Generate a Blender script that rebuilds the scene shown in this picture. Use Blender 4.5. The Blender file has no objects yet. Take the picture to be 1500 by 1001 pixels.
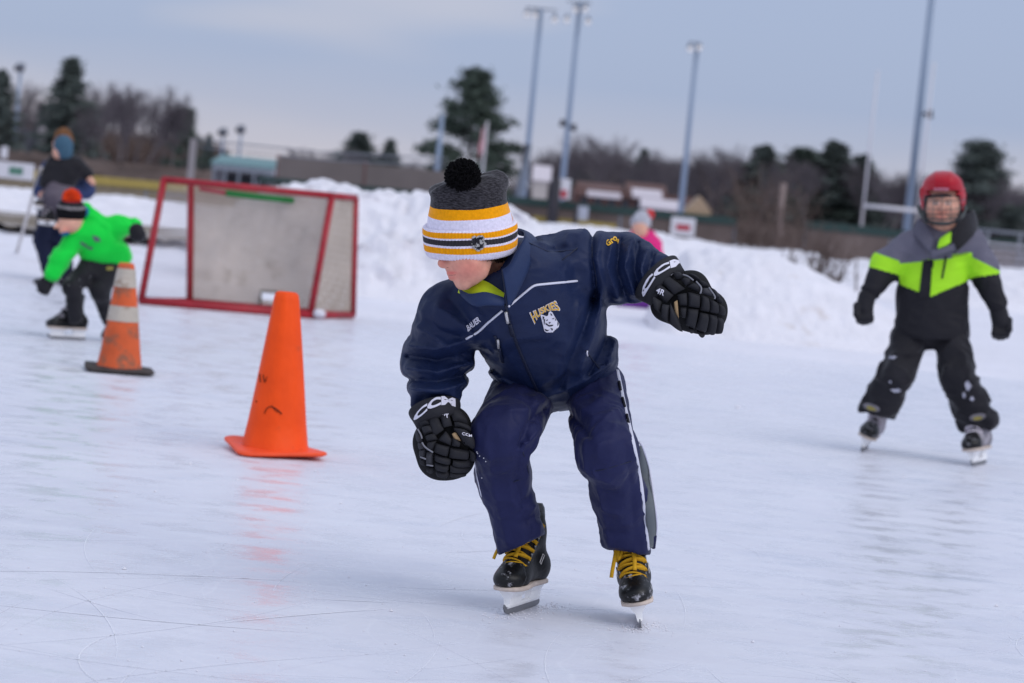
import bpy, bmesh, math, random
import numpy as np
from mathutils import Vector, Matrix
from mathutils.bvhtree import BVHTree

# ------------------------------------------------------------------ camera, sky, sun, exposure
SC = bpy.context.scene
COL = SC.collection
FPX, CX, CY = 3542.0, 750.0, 500.5          # 85 mm lens on a 1500 px wide frame
CAM = np.array([0.0, 0.0, 1.12])
ROLL, PITCH = math.radians(5.6), math.radians(-3.36)
_f = np.array([0, math.cos(PITCH), math.sin(PITCH)])
_u = np.array([0, -math.sin(PITCH), math.cos(PITCH)])
_r = np.array([1.0, 0, 0])
RT = math.cos(ROLL) * _r + math.sin(ROLL) * _u
UP = -math.sin(ROLL) * _r + math.cos(ROLL) * _u
FW = _f
cd = bpy.data.cameras.new('camera')
cam = bpy.data.objects.new('camera', cd)
COL.objects.link(cam)
cam.matrix_world = Matrix(((RT[0], UP[0], -FW[0], CAM[0]), (RT[1], UP[1], -FW[1], CAM[1]), (RT[2], UP[2], -FW[2], CAM[2]), (0, 0, 0, 1)))
cd.lens = 85.0
cd.sensor_width = 36.0
cd.clip_start = 0.1
cd.clip_end = 6000
cd.dof.use_dof = True
cd.dof.focus_distance = 6.35
cd.dof.aperture_fstop = 4.0
SC.camera = cam

W = bpy.data.worlds.new('World')
SC.world = W
W.use_nodes = True
SUN_EL, SUN_AZ = math.radians(44), math.radians(128)   # bright thin cloud, sun off the photographer's right shoulder
def build_world():
    nt = W.node_tree
    N, L = nt.nodes, nt.links
    N.clear()
    out = N.new('ShaderNodeOutputWorld')
    bg = N.new('ShaderNodeBackground')
    sky = N.new('ShaderNodeTexSky')
    sky.sky_type = 'NISHITA'
    sky.sun_disc = False
    sky.sun_elevation = SUN_EL
    sky.sun_rotation = SUN_AZ
    sky.air_density = 1.0
    sky.dust_density = 1.5
    tc = N.new('ShaderNodeTexCoord')
    mp = N.new('ShaderNodeMapping')
    mp.inputs['Rotation'].default_value = (0.0, -0.22, 0.15)
    mp.inputs['Scale'].default_value = (1.3, 1.0, 7.0)
    mp.inputs['Location'].default_value = (2.9, 8.8, 1.4)
    no = N.new('ShaderNodeTexNoise')
    no.inputs['Scale'].default_value = 2.6
    no.inputs['Detail'].default_value = 3
    no.inputs['Roughness'].default_value = 0.38
    mr = N.new('ShaderNodeMapRange')
    mr.interpolation_type = 'SMOOTHSTEP'
    mr.inputs['From Min'].default_value = 0.36
    mr.inputs['From Max'].default_value = 0.68
    ccol = N.new('ShaderNodeMix'); ccol.data_type = 'RGBA'
    ccol.inputs['A'].default_value = (3.5, 4.2, 6.1, 1)      # blue-grey gaps
    ccol.inputs['B'].default_value = (5.95, 5.7, 6.4, 1)      # lavender cloud
    sx = N.new('ShaderNodeSeparateXYZ')
    zr = N.new('ShaderNodeMapRange')                          # an overcast sky is brighter overhead
    zr.inputs['From Min'].default_value = 0.03
    zr.inputs['From Max'].default_value = 1.0
    hz = N.new('ShaderNodeMapRange')                          # paler towards the horizon
    hz.inputs['From Min'].default_value = 0.0
    hz.inputs['From Max'].default_value = 0.075
    hz.inputs['To Min'].default_value = 0.85
    hz.inputs['To Max'].default_value = -0.45
    ad = N.new('ShaderNodeMath'); ad.operation = 'ADD'; ad.use_clamp = True
    mul = N.new('ShaderNodeVectorMath'); mul.operation = 'MULTIPLY'
    zt = N.new('ShaderNodeMix'); zt.data_type = 'RGBA'
    zt.inputs['A'].default_value = (1, 1, 1, 1); zt.inputs['B'].default_value = (2.0, 1.92, 1.66, 1)
    mix = N.new('ShaderNodeMix'); mix.data_type = 'RGBA'
    mix.inputs['Factor'].default_value = 0.86
    L.new(tc.outputs['Generated'], mp.inputs['Vector'])
    L.new(mp.outputs['Vector'], no.inputs['Vector'])
    L.new(no.outputs['Fac'], mr.inputs['Value'])
    L.new(tc.outputs['Generated'], sx.inputs['Vector'])
    L.new(sx.outputs['Z'], zr.inputs['Value'])
    L.new(sx.outputs['Z'], hz.inputs['Value'])
    L.new(mr.outputs['Result'], ad.inputs[0])
    L.new(hz.outputs['Result'], ad.inputs[1])
    L.new(ad.outputs['Value'], ccol.inputs['Factor'])
    L.new(ccol.outputs['Result'], mul.inputs[0])
    L.new(zr.outputs['Result'], zt.inputs['Factor']); L.new(zt.outputs['Result'], mul.inputs[1])
    L.new(sky.outputs['Color'], mix.inputs['A'])
    L.new(mul.outputs['Vector'], mix.inputs['B'])
    L.new(mix.outputs['Result'], bg.inputs['Color'])
    bg.inputs['Strength'].default_value = 0.1
    L.new(bg.outputs['Background'], out.inputs['Surface'])
build_world()
sl = bpy.data.lights.new('sun', 'SUN')
sl.energy = 1.0
sl.angle = math.radians(48)
sl.color = (1.0, 0.95, 0.9)
sun = bpy.data.objects.new('sun', sl)
COL.objects.link(sun)
# NISHITA sun_rotation runs clockwise from +Y; the lamp shines from the same side
_sd = Vector((math.sin(SUN_AZ) * math.cos(SUN_EL), math.cos(SUN_AZ) * math.cos(SUN_EL), math.sin(SUN_EL)))
sun.rotation_euler = _sd.to_track_quat('Z', 'Y').to_euler()
SC.view_settings.view_transform = 'Standard'
SC.view_settings.look = 'None'
SC.view_settings.gamma = 1.0
SC.view_settings.use_curve_mapping = False
SC.view_settings.exposure = 0.1
SC.render.engine = 'CYCLES'
SC.cycles.use_denoising = True
SC.cycles.max_bounces = 6
SC.cycles.transparent_max_bounces = 8
SC.cycles.caustics_reflective = False
SC.cycles.caustics_refractive = False

# ------------------------------------------------------------------ lens arithmetic: where a sight line meets a distance or the ground
def P(px, py, d):
    return CAM + RT * ((px - CX) / FPX * d) - UP * ((py - CY) / FPX * d) + FW * d
def G(px, py, z=0.0):
    v = P(px, py, 1.0) - CAM
    return CAM + v * ((z - CAM[2]) / v[2])
def proj(Q):
    V = Q - CAM
    d = V @ FW
    return CX + FPX * (V @ RT) / d, CY - FPX * (V @ UP) / d, d
def hor(px):
    return 292.5 + (px - 750) * math.tan(ROLL)
def nrm(v):
    v = np.asarray(v, float)
    return v / (np.linalg.norm(v) + 1e-12)

# ------------------------------------------------------------------ materials
MATS = {}
def lin(r, g, b):
    f = lambda c: (c / 255 / 12.92) if c / 255 <= 0.04045 else ((c / 255 + 0.055) / 1.055) ** 2.4
    return (f(r), f(g), f(b))
def mat(name, col, rough=0.6, var=0.12, vs=9.0, bump=0.0, bs=60.0, spec=0.3, metal=0.0, sheen=0.0, sss=0.0, stretch=(1, 1, 1), dirt=None, emit=0.0, coat=0.0, detail=4.0):
    if name in MATS:
        return MATS[name]
    m = bpy.data.materials.new(name)
    m.use_nodes = True
    N, L = m.node_tree.nodes, m.node_tree.links
    b = N['Principled BSDF']
    tc = N.new('ShaderNodeTexCoord')
    mp = N.new('ShaderNodeMapping'); mp.inputs['Scale'].default_value = stretch
    L.new(tc.outputs['Object'], mp.inputs['Vector'])
    no = N.new('ShaderNodeTexNoise'); no.inputs['Scale'].default_value = vs; no.inputs['Detail'].default_value = detail
    L.new(mp.outputs['Vector'], no.inputs['Vector'])
    mr = N.new('ShaderNodeMapRange'); mr.inputs['From Min'].default_value = 0.3; mr.inputs['From Max'].default_value = 0.7
    L.new(no.outputs['Fac'], mr.inputs['Value'])
    mx = N.new('ShaderNodeMix'); mx.data_type = 'RGBA'
    mx.inputs['A'].default_value = tuple(c * (1 - var) for c in col) + (1,)
    mx.inputs['B'].default_value = tuple(min(1, c * (1 + var)) for c in col) + (1,)
    L.new(mr.outputs['Result'], mx.inputs['Factor'])
    colour = mx.outputs['Result']
    if dirt:                                    # (colour, scale, threshold)
        n2 = N.new('ShaderNodeTexNoise'); n2.inputs['Scale'].default_value = dirt[1]; n2.inputs['Detail'].default_value = 6; n2.inputs['Roughness'].default_value = 0.65
        L.new(tc.outputs['Object'], n2.inputs['Vector'])
        m2 = N.new('ShaderNodeMapRange'); m2.inputs['From Min'].default_value = dirt[2]; m2.inputs['From Max'].default_value = dirt[2] + 0.12
        m2.inputs['To Max'].default_value = 0.85
        L.new(n2.outputs['Fac'], m2.inputs['Value'])
        x2 = N.new('ShaderNodeMix'); x2.data_type = 'RGBA'
        x2.inputs['B'].default_value = tuple(dirt[0]) + (1,)
        L.new(m2.outputs['Result'], x2.inputs['Factor'])
        L.new(colour, x2.inputs['A'])
        colour = x2.outputs['Result']
    L.new(colour, b.inputs['Base Color'])
    b.inputs['Roughness'].default_value = rough
    b.inputs['Specular IOR Level'].default_value = spec
    b.inputs['Metallic'].default_value = metal
    if sheen:
        b.inputs['Sheen Weight'].default_value = sheen
        b.inputs['Sheen Roughness'].default_value = 0.4
    if coat:
        b.inputs['Coat Weight'].default_value = coat
    if sss:
        b.inputs['Subsurface Weight'].default_value = sss
        b.inputs['Subsurface Radius'].default_value = (0.012, 0.005, 0.003)
        b.inputs['Subsurface Scale'].default_value = 1.0
    if emit:
        b.inputs['Emission Color'].default_value = tuple(col) + (1,)
        b.inputs['Emission Strength'].default_value = emit
    if bump:
        nb = N.new('ShaderNodeTexNoise'); nb.inputs['Scale'].default_value = bs; nb.inputs['Detail'].default_value = 5
        L.new(mp.outputs['Vector'], nb.inputs['Vector'])
        bp = N.new('ShaderNodeBump'); bp.inputs['Strength'].default_value = bump; bp.inputs['Distance'].default_value = 0.4 / bs
        L.new(nb.outputs['Fac'], bp.inputs['Height'])
        L.new(bp.outputs['Normal'], b.inputs['Normal'])
    MATS[name] = m
    return m
def creased(m, scale, strength, dist, stretch=(1, 1, 1)):
    """sharp small creases over a cloth material's own bump"""
    N, L = m.node_tree.nodes, m.node_tree.links
    b = N['Principled BSDF']
    tc = N.new('ShaderNodeTexCoord'); mp = N.new('ShaderNodeMapping'); mp.inputs['Scale'].default_value = stretch
    L.new(tc.outputs['Object'], mp.inputs['Vector'])
    no = N.new('ShaderNodeTexNoise'); no.noise_type = 'RIDGED_MULTIFRACTAL'; no.normalize = True
    no.inputs['Scale'].default_value = scale; no.inputs['Detail'].default_value = 3; no.inputs['Roughness'].default_value = .45; no.inputs['Distortion'].default_value = .6
    L.new(mp.outputs['Vector'], no.inputs['Vector'])
    bp = N.new('ShaderNodeBump'); bp.inputs['Strength'].default_value = strength; bp.inputs['Distance'].default_value = dist
    L.new(no.outputs['Fac'], bp.inputs['Height'])
    if b.inputs['Normal'].links: L.new(b.inputs['Normal'].links[0].from_socket, bp.inputs['Normal'])
    L.new(bp.outputs['Normal'], b.inputs['Normal'])
    return m

def attr_mat(name, attr, stops, rough=0.75, spec=0.2, bump=0.35, bs=240, var=0.12, vs=40, sheen=0.0):
    """colour bands read from a float attribute stored on the mesh: stops = [(start, colour), ...]"""
    m = mat(name, (0.5, 0.5, 0.5), rough=rough, spec=spec, bump=bump, bs=bs, var=var, vs=vs, sheen=sheen)
    N, L = m.node_tree.nodes, m.node_tree.links
    b = N['Principled BSDF']
    at = N.new('ShaderNodeAttribute'); at.attribute_name = attr
    cr = N.new('ShaderNodeValToRGB'); cr.color_ramp.interpolation = 'CONSTANT'
    E = cr.color_ramp.elements
    while len(E) > 1:
        E.remove(E[-1])
    E[0].position = 0.0; E[0].color = tuple(stops[0][1]) + (1,)
    for p, c in stops[1:]:
        e = E.new(p); e.color = tuple(c) + (1,)
    L.new(at.outputs['Fac'], cr.inputs['Fac'])
    mul = N.new('ShaderNodeMix'); mul.data_type = 'RGBA'; mul.blend_type = 'MULTIPLY'
    mul.inputs['Factor'].default_value = 1.0
    old = b.inputs['Base Color'].links[0].from_socket
    sc = N.new('ShaderNodeVectorMath'); sc.operation = 'SCALE'; sc.inputs['Scale'].default_value = 2.0
    L.new(old, sc.inputs[0])
    L.new(cr.outputs['Color'], mul.inputs['A'])
    L.new(sc.outputs['Vector'], mul.inputs['B'])
    L.new(mul.outputs['Result'], b.inputs['Base Color'])
    return m

# ------------------------------------------------------------------ objects
BASE = {}          # object name -> world point its mesh is measured from
GEO = {}           # object name -> (world verts, faces) for laying trim on a surface
def tag(o, label=None, cat=None, group=None, kind=None):
    if label: o['label'] = label
    if cat: o['category'] = cat
    if group: o['group'] = group
    if kind: o['kind'] = kind
    return o
def empty(name, loc, label=None, cat=None, group=None):
    o = bpy.data.objects.new(name, None)
    COL.objects.link(o)
    o.location = tuple(float(c) for c in loc)
    o.empty_display_size = 0.2
    BASE[o.name] = np.array(loc, float)
    return tag(o, label, cat, group)
def mk(name, V, F, m, parent=None, base=None, smooth=True, attrs=None, kind=None, keep=False):
    V = np.asarray(V, float).reshape(-1, 3)
    me = bpy.data.meshes.new(name)
    if parent is not None:
        base = BASE[parent.name]
    elif base is None:
        base = np.array([V[:, 0].mean(), V[:, 1].mean(), V[:, 2].min()])
    base = np.array(base, float)
    if isinstance(F, np.ndarray) and len(F):
        k = F.shape[1]
        me.vertices.add(len(V)); me.vertices.foreach_set('co', (V - base).astype(np.float32).ravel())
        me.loops.add(F.size); me.loops.foreach_set('vertex_index', F.astype(np.int32).ravel())
        me.polygons.add(len(F))
        me.polygons.foreach_set('loop_start', np.arange(0, F.size, k, dtype=np.int32))
        me.polygons.foreach_set('loop_total', np.full(len(F), k, np.int32))
        me.update(calc_edges=True)
    else:
        me.from_pydata([tuple(v) for v in (V - base)], [], [tuple(int(i) for i in f) for f in F])
    me.polygons.foreach_set('use_smooth', [smooth] * len(me.polygons))
    if attrs:
        for k, a in attrs.items():
            at = me.attributes.new(k, 'FLOAT', 'POINT')
            at.data.foreach_set('value', np.asarray(a, np.float32))
    for x in (m if isinstance(m, (list, tuple)) else [m]):
        me.materials.append(x)
    me.validate()
    o = bpy.data.objects.new(name, me)
    COL.objects.link(o)
    if parent is not None:
        o.parent = parent
    else:
        o.location = tuple(base)
    BASE[o.name] = base
    if keep:
        GEO[o.name] = (V, F)
    if kind:
        o['kind'] = kind
    return o

class MB:
    """collects shapes for ONE mesh"""
    def __init__(s):
        s.V, s.F = [], []
    def add(s, V, F):
        n = len(s.V)
        s.V += [tuple(v) for v in V]
        s.F += [tuple(i + n for i in f) for f in F]
        return s
    def box(s, lo, hi):
        (a, b, c), (d, e, f) = lo, hi
        return s.add([(a, b, c), (d, b, c), (d, e, c), (a, e, c), (a, b, f), (d, b, f), (d, e, f), (a, e, f)],
                     [(0, 3, 2, 1), (4, 5, 6, 7), (0, 1, 5, 4), (1, 2, 6, 5), (2, 3, 7, 6), (3, 0, 4, 7)])
    def tube(s, pts, r, n=8, cap=True, flat=None):
        pts = [np.array(p, float) for p in pts]
        rs = r if isinstance(r, (list, tuple, np.ndarray)) else [r] * len(pts)
        V, F = [], []
        prev = None
        for i, p in enumerate(pts):
            t = nrm(pts[min(i + 1, len(pts) - 1)] - pts[max(i - 1, 0)])
            if prev is None:
                a = np.cross(t, [0, 0, 1.0])
                if np.linalg.norm(a) < 0.1: a = np.cross(t, [1.0, 0, 0])
            else:
                a = prev - t * (prev @ t)
            a = nrm(a); b = np.cross(t, a); prev = a
            for k in range(n):
                w = 2 * math.pi * k / n
                V.append(p + a * math.cos(w) * rs[i] + b * math.sin(w) * rs[i] * (flat or 1.0))
        for i in range(len(pts) - 1):
            for k in range(n):
                F.append((i * n + k, i * n + (k + 1) % n, (i + 1) * n + (k + 1) % n, (i + 1) * n + k))
        if cap:
            F.append(tuple(range(n - 1, -1, -1)))
            F.append(tuple((len(pts) - 1) * n + k for k in range(n)))
        return s.add(V, F)
    def rings(s, rings, cap=True, closed=True):
        n = len(rings[0]); V = [p for r in rings for p in r]; F = []
        for i in range(len(rings) - 1):
            for k in range(n if closed else n - 1):
                F.append((i * n + k, i * n + (k + 1) % n, (i + 1) * n + (k + 1) % n, (i + 1) * n + k))
        if cap:
            F.append(tuple(range(n - 1, -1, -1))); F.append(tuple((len(rings) - 1) * n + k for k in range(n)))
        return s.add(V, F)
    def prism(s, poly, z0, z1, M=None):
        n = len(poly)
        V = [(x, y, z0) for x, y in poly] + [(x, y, z1) for x, y in poly]
        if M is not None: V = [M(v) for v in V]
        return s.add(V, [tuple(range(n - 1, -1, -1)), tuple(range(n, 2 * n))] + [(i, (i + 1) % n, n + (i + 1) % n, n + i) for i in range(n)])
    def build(s, name, m, parent=None, **k):
        return mk(name, s.V, s.F, m, parent, **k)

# ------------------------------------------------------------------ noise and implicit surfaces
def _hash(i, j, k, seed):
    h = (i * 374761393 + j * 668265263 + k * 2147483647 + seed * 1274126177) & 0xFFFFFFFF
    h = ((h ^ (h >> 13)) * 1274126177) & 0xFFFFFFFF
    return ((h ^ (h >> 16)) & 0xFFFF).astype(np.float32) / 65535.0
def vnoise(Q, seed=0):
    Q = np.asarray(Q, np.float64)
    fl = np.floor(Q); I = fl.astype(np.int64); t = Q - fl
    t = t * t * (3 - 2 * t)
    out = 0
    for a in (0, 1):
        wa = t[:, 0] if a else 1 - t[:, 0]
        for b in (0, 1):
            wb = t[:, 1] if b else 1 - t[:, 1]
            for c in (0, 1):
                wc = t[:, 2] if c else 1 - t[:, 2]
                out = out + wa * wb * wc * _hash(I[:, 0] + a, I[:, 1] + b, I[:, 2] + c, seed)
    return out
def fbm(Q, seed=0, oct=4):
    s, a, w = 0, 1.0, 0
    for o in range(oct):
        s = s + a * vnoise(Q * 2 ** o, seed + o); w += a; a *= 0.5
    return s / w
def smin(a, b, k):
    h = np.clip(0.5 + 0.5 * (b - a) / k, 0, 1)
    return b * (1 - h) + a * h - k * h * (1 - h)
def smax(a, b, k):
    return -smin(-a, -b, k)
def cap(Q, a, b, ra, rb, side=None, flat=1.0):
    a = np.asarray(a, float); b = np.asarray(b, float); ab = b - a
    t = np.clip(((Q - a) @ ab) / (ab @ ab + 1e-9), 0, 1)
    D = Q - (a + t[:, None] * ab)
    if side is not None:                 # flattened cross-section: thin across the direction that is neither axis nor side
        w = nrm(np.cross(ab, side)); c = D @ w
        D = D + np.outer(c * (1 / flat - 1), w)
    return np.sqrt((D * D).sum(1)) - (ra + (rb - ra) * t)
def ell(Q, c, R, rad):
    D = (Q - c) @ np.asarray(R, float).T
    rad = np.asarray(rad, float)
    k0 = np.sqrt(((D / rad) ** 2).sum(1)); k1 = np.sqrt(((D / rad ** 2) ** 2).sum(1)) + 1e-9
    return k0 * (k0 - 1) / k1
def seg2(px, py, pts):
    best = None
    for (ax, ay), (bx, by) in zip(pts[:-1], pts[1:]):
        dx, dy = bx - ax, by - ay
        t = np.clip(((px - ax) * dx + (py - ay) * dy) / (dx * dx + dy * dy + 1e-9), 0, 1)
        d = (px - ax - t * dx) ** 2 + (py - ay - t * dy) ** 2
        best = d if best is None else np.minimum(best, d)
    return best
def folds(Q, F):
    px, py, _ = proj(Q)
    s = 0
    for pts, amp, w in F:
        s = s + amp * np.exp(-(np.sqrt(seg2(px, py, pts)) / w) ** 1.35)
    return s
_C8 = [(0, 0, 0), (1, 0, 0), (0, 1, 0), (1, 1, 0), (0, 0, 1), (1, 0, 1), (0, 1, 1), (1, 1, 1)]
_E12 = [(0, 1), (2, 3), (4, 5), (6, 7), (0, 2), (1, 3), (4, 6), (5, 7), (0, 4), (1, 5), (2, 6), (3, 7)]
def polygonise(f, lo, hi, h):
    lo = np.asarray(lo, float); hi = np.asarray(hi, float)
    nc = np.ceil((hi - lo) / (4 * h)).astype(int) + 1
    g = [np.arange(nc[i]) * 4 * h + lo[i] for i in range(3)]
    X, Y, Z = np.meshgrid(*g, indexing='ij')
    Fc = f(np.stack([X.ravel(), Y.ravel(), Z.ravel()], 1)).reshape(nc)
    near = np.full(nc - 1, 1e9)
    for a, b, c in _C8:
        near = np.minimum(near, np.abs(Fc[a:nc[0] - 1 + a, b:nc[1] - 1 + b, c:nc[2] - 1 + c]))
    act = near < 4 * h * 2.0
    nf = (nc - 1) * 4
    big = np.repeat(np.repeat(np.repeat(Fc[:-1, :-1, :-1], 4, 0), 4, 1), 4, 2)
    am = np.repeat(np.repeat(np.repeat(act, 4, 0), 4, 1), 4, 2)
    I = np.argwhere(am)
    big[am] = f(I * h + lo)
    s = big < 0
    n = np.array(big.shape)
    cnt = sum(s[a:n[0] - 1 + a, b:n[1] - 1 + b, c:n[2] - 1 + c].astype(np.int8) for a, b, c in _C8)
    A = np.argwhere((cnt > 0) & (cnt < 8))
    vals = np.stack([big[A[:, 0] + a, A[:, 1] + b, A[:, 2] + c] for a, b, c in _C8], 1)
    pos = np.zeros((len(A), 3)); w = np.zeros(len(A))
    C8 = np.array(_C8, float)
    for i, j in _E12:
        fa, fb = vals[:, i], vals[:, j]
        x = (fa < 0) != (fb < 0)
        t = np.where(x, fa / np.where(x, fa - fb, 1), 0)
        pos += np.where(x[:, None], C8[i] + t[:, None] * (C8[j] - C8[i]), 0); w += x
    V = (A + pos / w[:, None]) * h + lo
    idx = np.full(n, -1, np.int64)
    idx[A[:, 0], A[:, 1], A[:, 2]] = np.arange(len(A))
    Fs = []
    for ax in range(3):
        sl0 = [slice(None)] * 3; sl1 = [slice(None)] * 3
        sl0[ax] = slice(0, -1); sl1[ax] = slice(1, None)
        s0, s1 = s[tuple(sl0)], s[tuple(sl1)]
        E = np.argwhere(s0 != s1)
        o1, o2 = (ax + 1) % 3, (ax + 2) % 3
        E = E[(E[:, o1] > 0) & (E[:, o2] > 0)]
        ins = s0[E[:, 0], E[:, 1], E[:, 2]]
        q = []
        for d1, d2 in ((-1, -1), (0, -1), (0, 0), (-1, 0)):
            K = E.copy(); K[:, o1] += d1; K[:, o2] += d2
            q.append(idx[K[:, 0], K[:, 1], K[:, 2]])
        q = np.stack(q, 1)
        q[~ins] = q[~ins][:, ::-1]
        Fs.append(q[(q >= 0).all(1)])
    return V, np.concatenate(Fs)
def implicit(name, f, lo, hi, h, m, parent, attrs=None, keep=False):
    V, F = polygonise(f, lo, hi, h)
    at = {k: g(V) for k, g in attrs.items()} if attrs else None
    return mk(name, V, F, m, parent, attrs=at, keep=keep)
def bounds(pts, pad):
    pts = np.array(pts)
    return pts.min(0) - pad, pts.max(0) + pad

# ------------------------------------------------------------------ trim laid on a garment
def bvh_of(*objs):
    V, F, n = [], [], 0
    for o in objs:
        v, f = GEO[o.name]
        V += [tuple(p) for p in v]; F += [tuple(int(i) + n for i in q) for q in f]; n = len(V)
    return BVHTree.FromPolygons(V, F)
def lay(bvh, px, py, off, depth):
    v = P(px, py, 1.0) - CAM
    hit, no, _, _ = bvh.ray_cast(Vector(CAM), Vector(v))
    if hit is None:
        hit, no, _, _ = bvh.find_nearest(Vector(P(px, py, depth)))
    no = Vector(no)
    if no.dot(Vector(v)) > 0: no = -no
    return np.array(hit + no * off)
def decal(name, V2, F, bvh, m, parent, off=0.0015, depth=6.3, maxe=3.0):
    bm = bmesh.new()
    vs = [bm.verts.new((x, y, 0)) for x, y in V2]
    for f in F:
        try: bm.faces.new([vs[i] for i in f])
        except ValueError: pass
    bmesh.ops.triangulate(bm, faces=bm.faces[:])
    for _ in range(4):
        es = [e for e in bm.edges if e.calc_length() > maxe]
        if not es: break
        bmesh.ops.subdivide_edges(bm, edges=es, cuts=1)
        bmesh.ops.triangulate(bm, faces=bm.faces[:])
    bm.verts.index_update()
    V = [lay(bvh, v.co.x, v.co.y, off, depth) for v in bm.verts]
    Fo = [tuple(v.index for v in f.verts) for f in bm.faces]
    bm.free()
    return mk(name, V, Fo, m, parent)
def polydecal(name, polys, *a, **k):
    V, F = [], []
    for p in polys:
        n = len(V); V += list(p); F.append(tuple(range(n, n + len(p))))
    return decal(name, V, F, *a, **k)
def text2d(s, bold=0.0):
    cu = bpy.data.curves.new('lettering', 'FONT')
    cu.body = s; cu.offset = bold; cu.resolution_u = 3
    o = bpy.data.objects.new('lettering', cu)
    COL.objects.link(o)
    dg = bpy.context.evaluated_depsgraph_get()
    me = bpy.data.meshes.new_from_object(o.evaluated_get(dg))
    V = np.array([(v.co.x, v.co.y) for v in me.vertices]); F = [tuple(p.vertices) for p in me.polygons]
    bpy.data.objects.remove(o); bpy.data.curves.remove(cu); bpy.data.meshes.remove(me)
    lo, hi = V.min(0), V.max(0)
    return (V - lo) / (hi - lo), F, (hi[0] - lo[0]) / (hi[1] - lo[1])
def letters(name, s, fn, bvh, m, parent, bold=0.0, **k):
    V, F, _ = text2d(s, bold)
    return decal(name, [fn(u, v) for u, v in V], F, bvh, m, parent, **k)
def resample(pts, step):
    out = [tuple(pts[0])]
    for a, b in zip(pts[:-1], pts[1:]):
        a = np.array(a, float); b = np.array(b, float)
        n = max(1, int(np.linalg.norm(b - a) / step))
        out += [tuple(a + (b - a) * (i + 1) / n) for i in range(n)]
    return out
def smoothline(pts, n=6):
    """Catmull-Rom through pts"""
    pts = [np.array(p, float) for p in pts]
    if len(pts) < 3: return pts
    E = [2 * pts[0] - pts[1]] + pts + [2 * pts[-1] - pts[-2]]
    out = []
    for i in range(1, len(E) - 2):
        p0, p1, p2, p3 = E[i - 1:i + 3]
        for k in range(n):
            t = k / n
            out.append(0.5 * (2 * p1 + (p2 - p0) * t + (2 * p0 - 5 * p1 + 4 * p2 - p3) * t * t + (3 * p1 - p0 - 3 * p2 + p3) * t ** 3))
    out.append(pts[-1])
    return out
def piping(name, pts, r, bvh, m, parent, off=0.001, depth=6.3, step=4.0, flat=None):
    q = [lay(bvh, x, y, off, depth) for x, y in resample(pts, step)]
    q = np.array(q)
    for _ in range(2):
        if len(q) > 2: q[1:-1] = (q[:-2] + 2 * q[1:-1] + q[2:]) / 4
    return MB().tube(q, r, 6, flat=flat).build(name, m, parent)

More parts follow.
